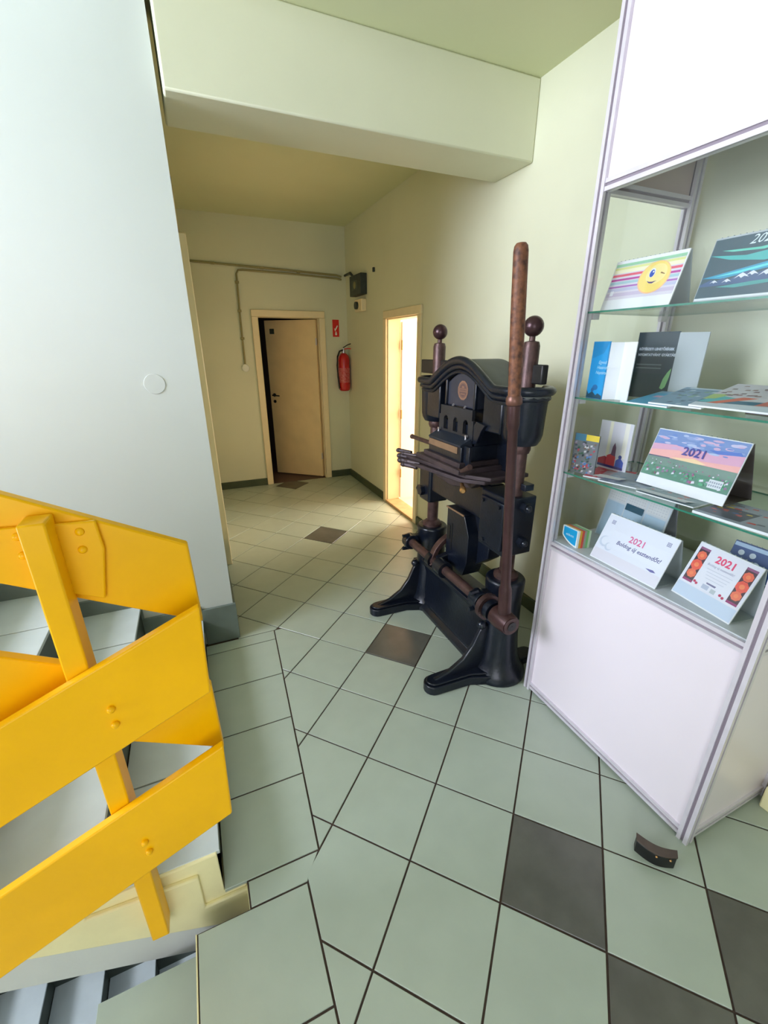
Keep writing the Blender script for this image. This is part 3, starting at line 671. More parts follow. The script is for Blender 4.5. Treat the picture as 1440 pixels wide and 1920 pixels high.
# cam wheel rim on the shaft
SY, SZ = -0.150, 0.470
b = MB(); n = 22; R1, R0 = 0.165, 0.136
cy_, cz_ = -0.005, 0.457
ring_o = [(cy_ + R1*math.cos(PI*(0.33+0.64*k/n)), cz_ + R1*math.sin(PI*(0.33+0.64*k/n))) for k in range(n+1)]
ring_i = [(cy_ + R0*math.cos(PI*(0.33+0.64*k/n)), cz_ + R0*math.sin(PI*(0.33+0.64*k/n))) for k in range(n+1)]
b.prism(ring_o + ring_i[::-1], lambda p, q, t: (t, p, q), -0.105, -0.066)
b.prism([(SY-0.03, SZ-0.02), (cy_-R0+0.01, cz_+0.03), (cy_-R0-0.02, cz_-0.03), (SY+0.02, SZ-0.05)], lambda p, q, t: (t, p, q), -0.105, -0.066)
b.obj('cam_wheel', M_brown, pr, bevel=0.003)
MB().prism([(SY, SZ+0.035), (cy_+0.02, cz_+0.09), (cy_+0.03, cz_+0.05), (SY+0.02, SZ-0.035)], lambda p, q, t: (t, p, q), -0.066, -0.03).obj('cam_arm', M_iron, pr, bevel=0.006)
# shaft with bearings and collars
sh = MB(); sh.cyl((-0.40, SY, SZ), (0.575, SY, SZ), 0.026, n=24)
sho = sh.obj('shaft', M_brown, pr)
MB().cyl((-0.02, SY, SZ), (0.055, SY, SZ), 0.046, n=24).obj('hub', M_iron, sho)
MB().cyl((-0.115, SY, SZ), (-0.075, SY, SZ), 0.042, n=24).obj('hub', M_iron, sho)
MB().cyl((0.425, SY, SZ), (0.452, SY, SZ), 0.064, n=28).obj('flange', M_brown, sho)
MB().cyl((0.458, SY, SZ), (0.490, SY, SZ), 0.050, n=24).cyl((0.495, SY, SZ), (0.515, SY, SZ), 0.038, n=24).obj('collar', M_iron, sho)
for (x0, x1) in ((-0.405, -0.345), (0.335, 0.40)):
    bb_ = MB(); bb_.cyl((x0, SY, SZ), (x1, SY, SZ), 0.047, n=20); bb_.prism([(SY, SZ+0.044), (-0.05, SZ+0.03), (-0.05, SZ-0.08), (SY, SZ-0.044)], lambda p, q, t: (t, p, q), x0+0.008, x1-0.008)
    bo = bb_.obj('bearing', M_iron, pr, bevel=0.003)
    for zz in (-0.058, 0.058): MB().cyl(((x0+x1)/2, SY-0.01, SZ+zz*0.8), ((x0+x1)/2, SY-0.055, SZ+zz*0.75), 0.011, n=6).obj('nut', M_iron, bo)
# lever
LX = 0.560
p0 = Vector((LX, SY, SZ)); p1 = Vector((LX+0.005, -0.262, 1.935)); d = (p1-p0); LL = d.length
lv = MB(); lv.turned(p0, p1, [(0.029, 0.0), (0.0285, 0.165), (0.0255, 0.175), (0.0215, 0.19), (0.0200, 0.60), (0.0190, 0.86), (0.0215, 0.87), (0.0245, 0.885), (0.0235, 0.955)], 24)
lv.lathe([(0.048, -0.055), (0.052, -0.03), (0.048, 0.03), (0.044, 0.05)], 28, Matrix.Translation(p0) @ Matrix.Rotation(PI/2, 4, 'Y'))
lvo = lv.obj('lever', mat('lever_iron', (78, 52, 52), 0.36, metal=0.4, var=0.3, scale=14, bump=0.15), pr)
MB().cyl(p0+Vector((0.048, 0, 0)), p0+Vector((0.054, 0, 0)), 0.040, n=28).obj('end_cap', M_brown, lvo)
MB().lathe([(0.016, 0.0), (0.022, 0.0), (0.022, 0.003), (0.016, 0.003)], 20, Matrix.Translation(p0+Vector((0.054, 0, 0))) @ Matrix.Rotation(PI/2, 4, 'Y')).cyl(p0+Vector((0.054, 0, 0)), p0+Vector((0.058, 0, 0)), 0.006, n=8).obj('nut', M_black, lvo)
MB().turned(p0, p1, [(0.026, 0.957), (0.0295, 0.962), (0.0295, 0.980), (0.0245, 0.990)], 24).obj('collar', mat('copper_collar', (118, 82, 70), 0.4, metal=0.5), lvo)
MB().turned(p0, p1, [(0.0225, 0.99), (0.0240, 1.10), (0.0250, 1.25), (0.0240, LL-0.025), (0.0215, LL-0.010), (0.015, LL-0.002), (0.004, LL)], 24).obj('grip', M_rust, lvo)

# ------------------------------------------------------------------ display cabinet (x 1.355..1.835, y 0.485..1.315)
CX0, CX1, CY0, CY1, CH = 1.352, 1.835, 0.485, 1.318, 2.80
cab = thing('display_cabinet', 'tall glazed display cabinet of white panels in aluminium profiles', 'cabinet', (CX0, CY0, 0))
def cp_(o): o.parent = cab; o.matrix_parent_inverse = Matrix.Translation((-CX0, -CY0, 0)); return o
PW = 0.036
for (x, y) in ((CX0, CY0), (CX0, CY1-PW), (CX1-PW, CY0), (CX1-PW, CY1-PW)):
    b = MB(); g = 0.007
    b.box(x+g, x+PW-g, y+g, y+PW-g, 0.0, CH, 1)
    for (a, c) in ((x, y), (x+PW-0.013, y), (x, y+PW-0.013), (x+PW-0.013, y+PW-0.013)): b.box(a, a+0.013, c, c+0.013, 0.0, CH, 0)
    cp_(b.obj('post', [M_alu, M_groove], smooth=False))
ZD, ZG = 0.83, 2.105
def railx(z, h_, x, y0, y1, ax='y'):
    b = MB(); g = 0.006; t = 0.026
    for (z0, z1) in ((z, z+h_*0.36), (z+h_*0.64, z+h_)):
        if ax == 'y': b.box(x, x+t, y0, y1, z0, z1, 0)
        else: b.box(y0, y1, x, x+t, z0, z1, 0)
    if ax == 'y': b.box(x+g, x+t-g, y0, y1, z+h_*0.36, z+h_*0.64, 1)
    else: b.box(y0, y1, x+g, x+t-g, z+h_*0.36, z+h_*0.64, 1)
    return cp_(b.obj('rail', [M_alu, M_groove], smooth=False))
for z in (0.012, ZD-0.040, ZG, CH-0.036):
    railx(z, 0.036, CX0+0.004, CY0+PW, CY1-PW)
    if z != ZG: railx(z, 0.036, CX1-0.030, CY0+PW, CY1-PW)
    railx(z, 0.036, CY0+0.004, CX0+PW, CX1-PW, 'x')
    railx(z, 0.036, CY1-0.030, CX0+PW, CX1-PW, 'x')
def cbox(name, m, *a, **k): return cp_(MB().box(*a).obj(name, m, **k))
cbox('front_panel', M_panel, CX0+0.012, CX0+0.018, CY0+PW, CY1-PW, 0.048, ZD-0.040)
cbox('side_panel', M_panel, CX0+PW, CX1-PW, CY0+0.012, CY0+0.018, 0.048, ZD-0.040)
cbox('side_panel', M_panel, CX0+PW, CX1-PW, CY1-0.018, CY1-0.012, 0.048, ZD-0.040)
cbox('back_panel', M_panel, CX1-0.018, CX1-0.012, CY0+PW, CY1-PW, 0.048, ZD-0.040)
cbox('header_panel', M_panel, CX0+0.012, CX0+0.018, CY0+PW, CY1-PW, ZG+0.036, CH-0.036)
cbox('header_panel', M_panel, CX0+PW, CX1-PW, CY0+0.012, CY0+0.018, ZG+0.036, CH-0.036)
cbox('header_panel', mat('header_inner_shaded', (196, 176, 172), 0.5), CX0+PW, CX1-PW, CY1-0.018, CY1-0.012, ZG+0.036, CH-0.036)  # white panel's inner face, shade inside the header put into its colour
cbox('top_board', M_panel, CX0+0.02, CX1-0.02, CY0+0.02, CY1-0.02, CH-0.012, CH)
cbox('deck', mat('deck_board', (214, 216, 222), 0.35), CX0+0.020, CX1-0.020, CY0+0.020, CY1-0.020, ZD-0.016, ZD)
cbox('glass_pane', M_glass, CX0+0.010, CX0+0.014, CY0+PW, CY1-PW, ZD-0.002, ZG)
cbox('glass_pane', M_glass, CX0+PW, CX1-PW, CY1-0.014, CY1-0.010, ZD-0.002, ZG)
cbox('glass_pane', M_glass, CX0+PW, CX1-PW, CY0+0.010, CY0+0.014, ZD-0.002, ZG)
SH = (1.140, 1.440, 1.742)
for z in SH:
    o = MB(); x0, x1, y0, y1 = CX0+0.020, CX1-0.035, CY0+0.020, CY1-0.020
    p = [(x0, y0, z-0.006), (x1, y0, z-0.006), (x1, y1, z-0.006), (x0, y1, z-0.006), (x0, y0, z), (x1, y0, z), (x1, y1, z), (x0, y1, z)]
    o.add(p, [(0, 3, 2, 1), (4, 5, 6, 7)], 0); o.add(p, [(0, 1, 5, 4), (1, 2, 6, 5), (2, 3, 7, 6), (3, 0, 4, 7)], 1)
    so = cp_(o.obj('glass_shelf', [M_shelfglass, M_gedge], smooth=False))
    for (yy) in (CY1-0.040, CY0+0.024):
        for xx in (CX0+0.040, CX1-0.075):
            c = MB().box(xx, xx+0.03, yy, yy+0.015, z-0.026, z-0.006).obj('shelf_clip', M_alu); c.parent = so; c.matrix_parent_inverse = Matrix.Identity(4)

# ------------------------------------------------------------------ printed matter
RZ = -PI/2
def item(name, label, cat, x, y, z, rot=0.0, group=None):
    """local x runs along the shelf towards the camera end, local -y faces the room"""
    return thing(name, label, cat, (x, y, z), RZ+rot, group)
def tent(t, w, h_, lean, back, m_front=M_paper, m_back=M_greyp, base=0.0):
    """tent calendar: leaning front sheets, back board and a spiral; returns the mapping of the front sheet"""
    dy = h_*math.sin(lean); dz = h_*math.cos(lean)
    def fn(s, q, o): return (s, q/h_*dy - o*math.cos(lean), 0.001 + q/h_*dz + o*math.sin(lean))
    MB().prism([(0, 0.0005), (0.004, 0.0005), (dy+0.004, dz), (dy, dz)], lambda p, q, tt: (tt, p, q), 0, w).obj('front_sheet', m_front, t, smooth=False)
    MB().prism([(back, 0.0005), (back+0.003, 0.0005), (dy+0.009, dz-0.002), (dy+0.006, dz-0.002)], lambda p, q, tt: (tt, p, q), 0, w).obj('back_board', m_back, t, smooth=False)
    MB().box(0.004, w-0.004, 0.01, back, 0.0005, 0.0025).obj('foot_board', m_back, t, smooth=False)
    sp_ = MB(); n_ = int(w/0.016)
    for k in range(n_): sp_.lathe([(0.0028, 0), (0.0028, 0.002)], 8, Matrix.Translation((0.01+k*(w-0.02)/max(1, n_-1), dy+0.004, dz)) @ Matrix.Rotation(PI/2, 4, 'Y'))
    sp_.obj('spiral', M_greyp, t)
    return fn
GC = 'desk calendars in the display cabinet'
# --- top shelf
ZT = SH[2]+0.0005
t = item('desk_calendar', 'striped desk calendar with yellow winking ball on the top shelf', 'calendar', 1.430, 1.288, ZT, 0.0)
fn = tent(t, 0.262, 0.172, 0.30, 0.10)
P = Print(fn); w_, h_ = 0.262, 0.172
P.rect(0.004, w_-0.004, 0.038, h_-0.012, (222, 214, 228))
rows = [(0.150, 0.160, (156, 206, 170)), (0.140, 0.148, (226, 226, 150)), (0.128, 0.140, (246, 238, 206)), (0.116, 0.124, (232, 96, 120)), (0.102, 0.109, (190, 70, 160)), (0.090, 0.099, (170, 204, 216)), (0.078, 0.084, (176, 110, 190)), (0.066, 0.076, (196, 196, 224)), (0.048, 0.060, (206, 190, 216))]
for a, c, col in rows: P.rect(0.004, w_-0.004, a, c, col)
P.disc(0.171, 0.098, 0.056, (250, 196, 150), 0.052, 28); P.disc(0.171, 0.099, 0.052, (252, 222, 128), 0.049, 28); P.disc(0.176, 0.108, 0.036, (254, 232, 160), 0.032, 24)
P.disc(0.160, 0.113, 0.011, (240, 240, 250), 0.015); P.disc(0.160, 0.111, 0.0085, (70, 96, 190), 0.012); P.disc(0.163, 0.116, 0.003, (250, 250, 255))
P.poly([(0.190, 0.108), (0.206, 0.103), (0.207, 0.105), (0.192, 0.112)], (150, 110, 70))
P.poly([(0.150, 0.088), (0.160, 0.080), (0.172, 0.078), (0.186, 0.086), (0.172, 0.0835), (0.160, 0.0845)], (96, 70, 130))
P.rect(0.018, 0.032, 0.052, 0.068, (235, 235, 245))
P.obj(t, 'printed_page')
t = item('desk_calendar', 'dark teal northern-lights desk calendar on the top shelf', 'calendar', 1.430, 0.950, ZT+0.0005, 0.0)
fn = tent(t, 0.275, 0.178, 0.26, 0.10, M_greyp)
P = Print(fn); w_, h_ = 0.275, 0.178
P.rect(0.002, w_-0.002, 0.006, h_-0.006, (44, 78, 92))
P.poly([(0.002, 0.13), (0.10, 0.118), (0.20, 0.128), (w_-0.002, 0.150), (w_-0.002, 0.105), (0.15, 0.098), (0.06, 0.112)], (60, 176, 176))
P.poly([(0.03, 0.140), (0.13, 0.134), (0.20, 0.140), (0.14, 0.127), (0.06, 0.133)], (96, 200, 180))
P.poly([(0.002, 0.068), (0.09, 0.082), (0.2, 0.10), (w_-0.002, 0.112), (w_-0.002, 0.080), (0.16, 0.076), (0.06, 0.062)], (40, 150, 190))
P.poly([(0.03, 0.068), (0.12, 0.082), (0.2, 0.094), (0.19, 0.086), (0.1, 0.072)], (90, 214, 220))
P.poly([(0.0021, 0.050), (0.03, 0.062), (0.045, 0.056), (0.06, 0.064), (0.08, 0.056), (0.10, 0.070), (0.125, 0.076), (0.145, 0.066), (0.17, 0.074), (0.20, 0.070), (0.23, 0.078), (w_-0.002, 0.070), (w_-0.002, 0.044), (0.002, 0.044)], (56, 88, 130))
for (a, c, s_) in ((0.040, 0.060, 0.7), (0.075, 0.060, 0.8), (0.110, 0.072, 1.2), (0.135, 0.074, 1.0), (0.170, 0.073, 1.2), (0.215, 0.074, 1.4), (0.25, 0.074, 1.1)):
    P.poly([(a-0.016*s_, c-0.012*s_), (a-0.006*s_, c-0.003*s_), (a, c), (a+0.007*s_, c-0.004*s_), (a+0.016*s_, c-0.011*s_), (a+0.006*s_, c-0.008*s_), (a, c-0.012*s_), (a-0.006*s_, c-0.007*s_)], (214, 220, 236))
P.poly([(0.05, 0.040), (0.14, 0.046), (w_-0.004, 0.050), (0.18, 0.038), (0.10, 0.034)], (60, 150, 150))
P.rect(0.002, w_-0.002, 0.006, 0.012, (226, 230, 236))
P.text('2021', 0.095, 0.146, 0.034, (216, 232, 240), 0.35)
P.obj(t, 'printed_page')
# --- second shelf
ZT = SH[1]+0.0005
t = item('booklet', 'bright blue booklet standing open beside its white page on the second shelf', 'booklet', 1.400, 1.262, ZT, -0.15)
MB().box(0, 0.082, 0, 0.006, 0, 0.200).obj('cover', flat((0, 150, 216)), t, smooth=False)
P = Print(lambda s, q, o: (s, -o, q))
P.rect(0.001, 0.081, 0.001, 0.199, (0, 156, 228)); P.poly([(0.001, 0.14), (0.06, 0.16), (0.081, 0.199), (0.001, 0.199)], (0, 140, 206))
P.poly([(0.001, 0.001), (0.081, 0.001), (0.081, 0.012), (0.06, 0.02), (0.05, 0.012), (0.03, 0.026), (0.012, 0.014), (0.001, 0.028)], (10, 70, 96))
P.disc(0.042, 0.040, 0.014, (10, 110, 180), 0.010); P.disc(0.03, 0.03, 0.008, (10, 100, 160))
for k, s_ in enumerate(('Egyedi', 'Határidő', 'Naptárak')): P.text(s_, 0.040-0.004*k, 0.124-0.018*k, 0.016, (190, 226, 244), 0.3)
P.obj(t)
MB().prism([(0.080, 0.0), (0.100, 0.045), (0.125, 0.050), (0.170, 0.006), (0.192, 0.012), (0.192, 0.015), (0.172, 0.010), (0.127, 0.055), (0.098, 0.050), (0.079, 0.006)], lambda p, q, tt: (p, q, tt), 0, 0.197).obj('page', M_paper, t)
t = item('booklet', 'dark green-black booklet with white title and grey inner cover on the second shelf', 'booklet', 1.580, 1.222, ZT, 0.0)
MB().box(0, 0.155, 0, 0.005, 0, 0.232).obj('cover', flat((48, 66, 74)), t, smooth=False)
MB().prism([(0.155, 0.0), (0.155, 0.004), (0.232, 0.040), (0.232, 0.036)], lambda p, q, tt: (p, q, tt), 0, 0.228).obj('inner_cover', M_greyp, t, smooth=False)
P = Print(lambda s, q, o: (s, -o, q))
P.rect(0.001, 0.154, 0.001, 0.231, (46, 64, 74)); P.rect(0.001, 0.154, 0.001, 0.09, (34, 60, 64))
P.text('KÖTÉSZETI LEHETŐSÉGEK', 0.012, 0.170, 0.0115, (206, 214, 230), bold=0.0006); P.text('NYOMTATVÁNY GYÁRTÁS', 0.012, 0.150, 0.0118, (206, 214, 230), bold=0.0006)
for k in range(2): P.rect(0.012, 0.112, 0.118-0.012*k, 0.122-0.012*k, (110, 126, 134))
P.poly([(0.122, 0.040), (0.132, 0.036), (0.142, 0.045), (0.150, 0.082), (0.152, 0.110), (0.140, 0.096), (0.128, 0.072)], (150, 208, 140))
P.obj(t)
def booklet_stack(t, w, l, pages, m_edge=M_paper, lift=0.0):
    """flat magazine: local x width, local +y depth; lift raises the back edge"""
    th = pages
    z1 = lift
    MB().add([(0, 0, 0), (w, 0, 0), (w, l, z1), (0, l, z1), (0, 0, th), (w, 0, th), (w, l, z1+th), (0, l, z1+th)],
             [(0, 3, 2, 1), (4, 5, 6, 7), (0, 1, 5, 4), (1, 2, 6, 5), (2, 3, 7, 6), (3, 0, 4, 7)]).obj('pages', m_edge, t, smooth=False)
    return lambda s, q, o: (s, q, th + z1*q/l + o)
GM = 'magazines'
t = item('magazine', 'blue magazine with pink band lying leftmost of the fan on the second shelf', 'magazine', 1.374, 1.068, ZT, 0.0)
fn = booklet_stack(t, 0.150, 0.180, 0.005, lift=0.028)
P = Print(fn); P.rect(0.001, 0.149, 0.001, 0.179, (80, 170, 214)); P.poly([(0.03, 0.09), (0.149, 0.105), (0.149, 0.13), (0.03, 0.115)], (214, 166, 196)); P.rect(0.001, 0.149, 0.150, 0.179, (140, 180, 216)); P.obj(t)
t = item('magazine', 'slate-blue magazine with street picture in the middle of the second-shelf fan', 'magazine', 1.376, 0.985, ZT+0.007, 0.04)
fn = booklet_stack(t, 0.165, 0.190, 0.005, lift=0.040)
P = Print(fn); P.rect(0.001, 0.164, 0.001, 0.189, (134, 166, 194)); random.seed(3)
for k in range(46):
    a, c = random.uniform(0.004, 0.145), random.uniform(0.004, 0.155); q = random.choice([(104, 132, 160), (170, 192, 216), (126, 160, 150), (200, 216, 230), (90, 110, 132), (150, 188, 170)])
    P.poly([(a, c), (a+random.uniform(0.008, 0.018), c+0.004), (a+0.014, c+random.uniform(0.008, 0.016)), (a+0.002, c+0.010)], q)
P.rect(0.02, 0.150, 0.172, 0.184, (206, 220, 236)); P.obj(t)
t = item('magazine', 'colourful magazine with orange band rightmost of the fan on the second shelf', 'magazine', 1.376, 0.855, ZT+0.014, 0.01)
fn = booklet_stack(t, 0.215, 0.225, 0.005, lift=0.052)
P = Print(fn); P.rect(0.001, 0.214, 0.001, 0.224, (214, 210, 222))
P.rect(0.001, 0.214, 0.001, 0.035, (216, 226, 242)); P.poly([(0.001, 0.03), (0.214, 0.045), (0.214, 0.075), (0.001, 0.06)], (74, 120, 150)); P.poly([(0.001, 0.035), (0.05, 0.035), (0.09, 0.085), (0.03, 0.10)], (96, 190, 200))
P.poly([(0.03, 0.03), (0.06, 0.03), (0.13, 0.10), (0.09, 0.10)], (224, 110, 90)); P.poly([(0.15, 0.04), (0.21, 0.05), (0.21, 0.10), (0.16, 0.08)], (214, 120, 110)); P.poly([(0.001, 0.06), (0.03, 0.07), (0.05, 0.12), (0.001, 0.11)], (180, 206, 130))
for k in range(40):
    a, c = random.uniform(0.01, 0.19), random.uniform(0.10, 0.20); q = random.choice([(140, 110, 120), (206, 196, 206), (110, 92, 104), (220, 214, 224), (160, 130, 130)])
    P.poly([(a, c), (a+0.014, c+0.003), (a+0.012, c+0.012), (a+0.001, c+0.009)], q)
P.obj(t)
t = item('paperback', 'small dark red book lying under the second-shelf magazines', 'book', 1.470, 0.745, ZT, 0.0)
MB().box(0, 0.12, 0, 0.17, 0.002, 0.020).obj('pages', M_paper, t, smooth=False); MB().box(-0.002, 0.122, -0.002, 0.172, 0, 0.002).box(-0.002, 0.122, -0.002, 0.172, 0.020, 0.022).box(0.120, 0.122, -0.002, 0.172, 0, 0.022).obj('cover', flat((84, 40, 44)), t, smooth=False)
# --- third shelf
ZT = SH[0]+0.0005
t = item('booklet', 'small colourful collage booklet beside the left post of the third shelf', 'booklet', 1.400, 1.283, ZT, 0.18)
MB().box(0, 0.105, 0, 0.005, 0, 0.160).obj('cover', flat((90, 96, 106)), t, smooth=False)
P = Print(lambda s, q, o: (s, -o, q)); P.rect(0.001, 0.104, 0.001, 0.159, (108, 112, 118)); P.rect(0.05, 0.104, 0.136, 0.159, (232, 200, 50)); P.rect(0.004, 0.05, 0.132, 0.159, (60, 120, 150))
random.seed(11)
for k in range(90):
    a, c = random.uniform(0.003, 0.090), random.uniform(0.003, 0.122); q = random.choice([(60, 70, 84), (180, 60, 80), (70, 120, 180), (200, 196, 200), (60, 100, 80), (120, 90, 80), (150, 140, 160), (40, 50, 60)])
    P.poly([(a, c), (a+random.uniform(0.005, 0.013), c+0.002), (a+0.010, c+random.uniform(0.006, 0.012)), (a, c+0.008)], q)
P.obj(t)
t = item('booklet', 'white booklet with red houses and blue dome on the third shelf', 'booklet', 1.555, 1.298, ZT, 0.0)
MB().box(0, 0.150, 0, 0.005, 0, 0.200).obj('cover', M_paper, t, smooth=False)
P = Print(lambda s, q, o: (s, -o, q)); P.rect(0.001, 0.149, 0.001, 0.199, (226, 222, 232)); P.rect(0.045, 0.060, 0.06, 0.199, (246, 240, 220)); P.rect(0.115, 0.135, 0.06, 0.199, (246, 240, 230))
P.poly([(0.012, 0.012), (0.135, 0.012), (0.135, 0.022), (0.012, 0.026)], (70, 60, 130)); P.poly([(0.012, 0.022), (0.06, 0.022), (0.06, 0.048), (0.045, 0.056), (0.03, 0.050), (0.012, 0.042)], (190, 40, 60))
P.poly([(0.052, 0.022), (0.095, 0.022), (0.094, 0.060), (0.080, 0.074), (0.062, 0.066), (0.052, 0.060)], (224, 84, 90)); P.poly([(0.070, 0.066), (0.092, 0.062), (0.090, 0.098), (0.082, 0.118), (0.074, 0.100)], (130, 96, 120))
P.poly([(0.096, 0.022), (0.134, 0.022), (0.134, 0.045), (0.116, 0.062), (0.098, 0.048)], (74, 96, 190)); P.disc(0.115, 0.064, 0.008, (60, 76, 160))
P.obj(t)
t = item('desk_calendar', 'large 2021 desk calendar with pink sunset over a flower meadow', 'calendar', 1.470, 1.034, ZT+0.0142, 0.0)
fn = tent(t, 0.298, 0.205, 0.34, 0.15, M_paper, mat('brown_card', (96, 84, 84), 0.6))
P = Print(fn); w_, h_ = 0.298, 0.205
P.rect(0.002, w_-0.002, 0.036, h_-0.004, (124, 150, 206))
P.poly([(0.002, 0.150), (0.10, 0.158), (0.2, 0.150), (w_-0.002, 0.160), (w_-0.002, 0.10), (0.002, 0.10)], (226, 170, 200)); P.poly([(0.002, 0.128), (0.1, 0.140), (0.18, 0.120), (w_-0.002, 0.128), (w_-0.002, 0.10), (0.002, 0.10)], (248, 180, 176))
P.poly([(0.08, 0.112), (0.16, 0.122), (0.20, 0.112), (0.16, 0.104)], (252, 214, 170))
random.seed(21)
for k in range(46):
    a, c = random.uniform(0.02, 0.275), random.uniform(0.145, 0.192)
    P.disc(a, c, random.uniform(0.008, 0.020), random.choice([(184, 196, 230), (150, 168, 216), (204, 196, 228), (112, 142, 208), (214, 178, 210)]), random.uniform(0.002, 0.005), 10)
P.poly([(0.19, 0.160), (0.28, 0.170), (0.29, 0.16), (0.22, 0.152)], (94, 126, 206))
P.rect(0.002, w_-0.002, 0.036, 0.108, (118, 144, 134)); P.poly([(0.002, 0.108), (0.08, 0.110), (0.08, 0.106), (0.002, 0.104)], (96, 90, 120)); P.rect(0.002, w_-0.002, 0.036, 0.078, (92, 140, 120))
random.seed(5)
for k in range(120):
    a = random.uniform(0.006, w_-0.012); c = random.uniform(0.040, 0.094); z_ = 0.0085*(1.3-(c-0.04)/0.06)
    P.poly([(a, c), (a+z_, c+z_*0.3), (a+z_*0.7, c+z_), (a, c+z_*0.8)], random.choice([(200, 190, 214), (150, 110, 150), (90, 170, 130), (226, 224, 236), (80, 120, 96), (170, 90, 130), (104, 160, 140)]))
P.text('2021', 0.112, 0.128, 0.040, (74, 74, 160), bold=0.0006)
P.rect(0.232, 0.274, 0.044, 0.072, (220, 224, 232))
for k in range(12): P.rect(0.235+0.0065*(k % 6), 0.239+0.0065*(k % 6), 0.050+0.010*(k//6), 0.056+0.010*(k//6), (150, 156, 176))
P.obj(t, 'printed_page')
def flatmag(label, x, y, z, rot, w, l, cols, th=0.004, lift=0.0, edge=M_paper, n=26, seed=1, bands=()):
    t = item('magazine', label, 'magazine', x, y, z, rot)
    fn = booklet_stack(t, w, l, th, edge, lift); P = Print(fn); P.rect(0.001, w-0.001, 0.001, l-0.001, cols[0])
    for a0, a1, c0, c1, col in bands: P.rect(a0, a1, c0, c1, col)
    random.seed(seed)
    for k in range(n):
        a, c = random.uniform(0.004, w-0.03), random.uniform(0.004, l-0.03); s_ = random.uniform(0.008, 0.024)
        P.poly([(a, c), (a+s_, c+s_*0.2), (a+s_*0.8, c+s_*0.7), (a+s_*0.1, c+s_*0.6)], random.choice(cols[1:]))
    P.obj(t); return t
flatmag('red-headed magazine lying at the left end of the third shelf', 1.385, 1.200, ZT, 0.42, 0.150, 0.190, [(206, 186, 196), (190, 126, 140), (226, 214, 220), (150, 150, 166), (226, 180, 160)], seed=2, bands=((0.001, 0.149, 0.14, 0.189, (220, 64, 88)), (0.001, 0.05, 0.001, 0.189, (220, 74, 94))))
flatmag('blue-cornered magazine with curled white page on the third shelf', 1.376, 1.120, ZT+0.005, 0.28, 0.165, 0.190, [(166, 176, 194), (126, 150, 180), (200, 196, 206), (140, 146, 154), (90, 150, 210)], seed=4, bands=((0.09, 0.164, 0.10, 0.189, (70, 140, 214)),))
flatmag('grey-green magazine lying in front of the sunset calendar', 1.376, 0.960, ZT+0.0095, 0.06, 0.190, 0.17, [(142, 160, 166), (170, 186, 190), (122, 136, 142), (190, 200, 208), (216, 120, 110)], th=0.0035, seed=6, n=30)
flatmag('grey magazine with yellow and red picture at the right end of the third shelf', 1.376, 0.765, ZT, 0.02, 0.215, 0.20, [(176, 182, 202), (226, 100, 100), (240, 206, 90), (90, 124, 190), (130, 130, 150), (216, 96, 86)], seed=9, th=0.008, bands=((0.001, 0.12, 0.02, 0.13, (104, 106, 124)),))
# loose curled sheets at the shelf edge
for (lab, x, y, rot, w) in (('white sheet curling over the third shelf edge below the red magazine', 1.378, 1.150, 0.30, 0.10), ('narrow white leaflet lying at the third shelf edge under the sunset calendar', 1.376, 0.965, 0.03, 0.17)):
    t = item('loose_sheet', lab, 'paper', x, y, ZT+0.0125, rot)
    v, f = [], []
    for k in range(7):
        q = k/6; yy = 0.0+0.07*q; zz = 0.004*math.cos(q*PI) + 0.002
        v += [(0, yy, zz), (w, yy*0.9, zz+0.002), (0, yy, zz+0.0006), (w, yy*0.9, zz+0.0026)]
    for k in range(6):
        a = 4*k; f += [[a, a+1, a+5, a+4], [a+2, a+6, a+7, a+3]]
    MB().add(v, f).obj('sheet', M_paper, t, smooth=True, recalc=False)
# --- deck
ZT = ZD+0.0005
t = item('sample_block', 'block of label samples with a blue shield front and coloured edges', 'sample block', 1.392, 1.262, ZT, 0.0)
def shield(w, h_, n=8): return [(0, h_), (0, h_*0.45)] + [(w*k/n*1.0, h_*0.45 - h_*0.45*math.sin(PI/2*k/n)**0.8) for k in range(1, n+1)] + [(w, h_)]
for k, col in enumerate(((240, 244, 246), (226, 170, 60), (220, 84, 74), (160, 160, 150), (130, 190, 120), (200, 220, 190))):
    MB().prism(shield(0.082, 0.078), lambda p, q, tt: (p+tt*0.35, tt, q), 0.009*k, 0.009*(k+1)-0.0006).obj('coloured_layer', flat(col), t, smooth=False)
P = Print(lambda s, q, o: (s, -o, q)); P.poly([(0.006+x_*0.86, 0.008+z_*0.86) for x_, z_ in shield(0.082, 0.078)], (0, 160, 220)); P.text('etikett', 0.020, 0.040, 0.016, (220, 240, 248)); P.obj(t, 'printed_front')
t = item('desk_calendar', 'plain white 2021 desk calendar with pink year on the cabinet deck', 'calendar', 1.392, 1.108, ZT, -0.02)
fn = tent(t, 0.285, 0.190, 0.42, 0.135)
P = Print(fn); P.rect(0.002, 0.283, 0.004, 0.186, (232, 232, 248)); P.rect(0.002, 0.283, 0.004, 0.044, (228, 222, 236))
P.text('2021', 0.118, 0.112, 0.034, (222, 90, 150), bold=0.0006); P.text('Boldog új esztendőt!', 0.078, 0.086, 0.0215, (96, 96, 150), 0.25, bold=0.0005)
for (a, c) in ((0.022, 0.152), (0.250, 0.152)):
    for i_ in range(3):
        for j_ in range(3): P.rect(a+0.0055*i_, a+0.0055*i_+0.0045, c+0.0055*j_, c+0.0055*j_+0.0045, (156, 156, 190))
for (a, c, s_) in ((0.03, 0.078, 0.022), (0.055, 0.064, 0.016)):
    P.disc(a, c, s_, (206, 212, 232)); P.disc(a+0.004, c+0.003, s_*0.8, (230, 231, 247))
P.poly([(0.222, 0.052), (0.25, 0.056), (0.262, 0.050), (0.245, 0.046)], (110, 106, 170))
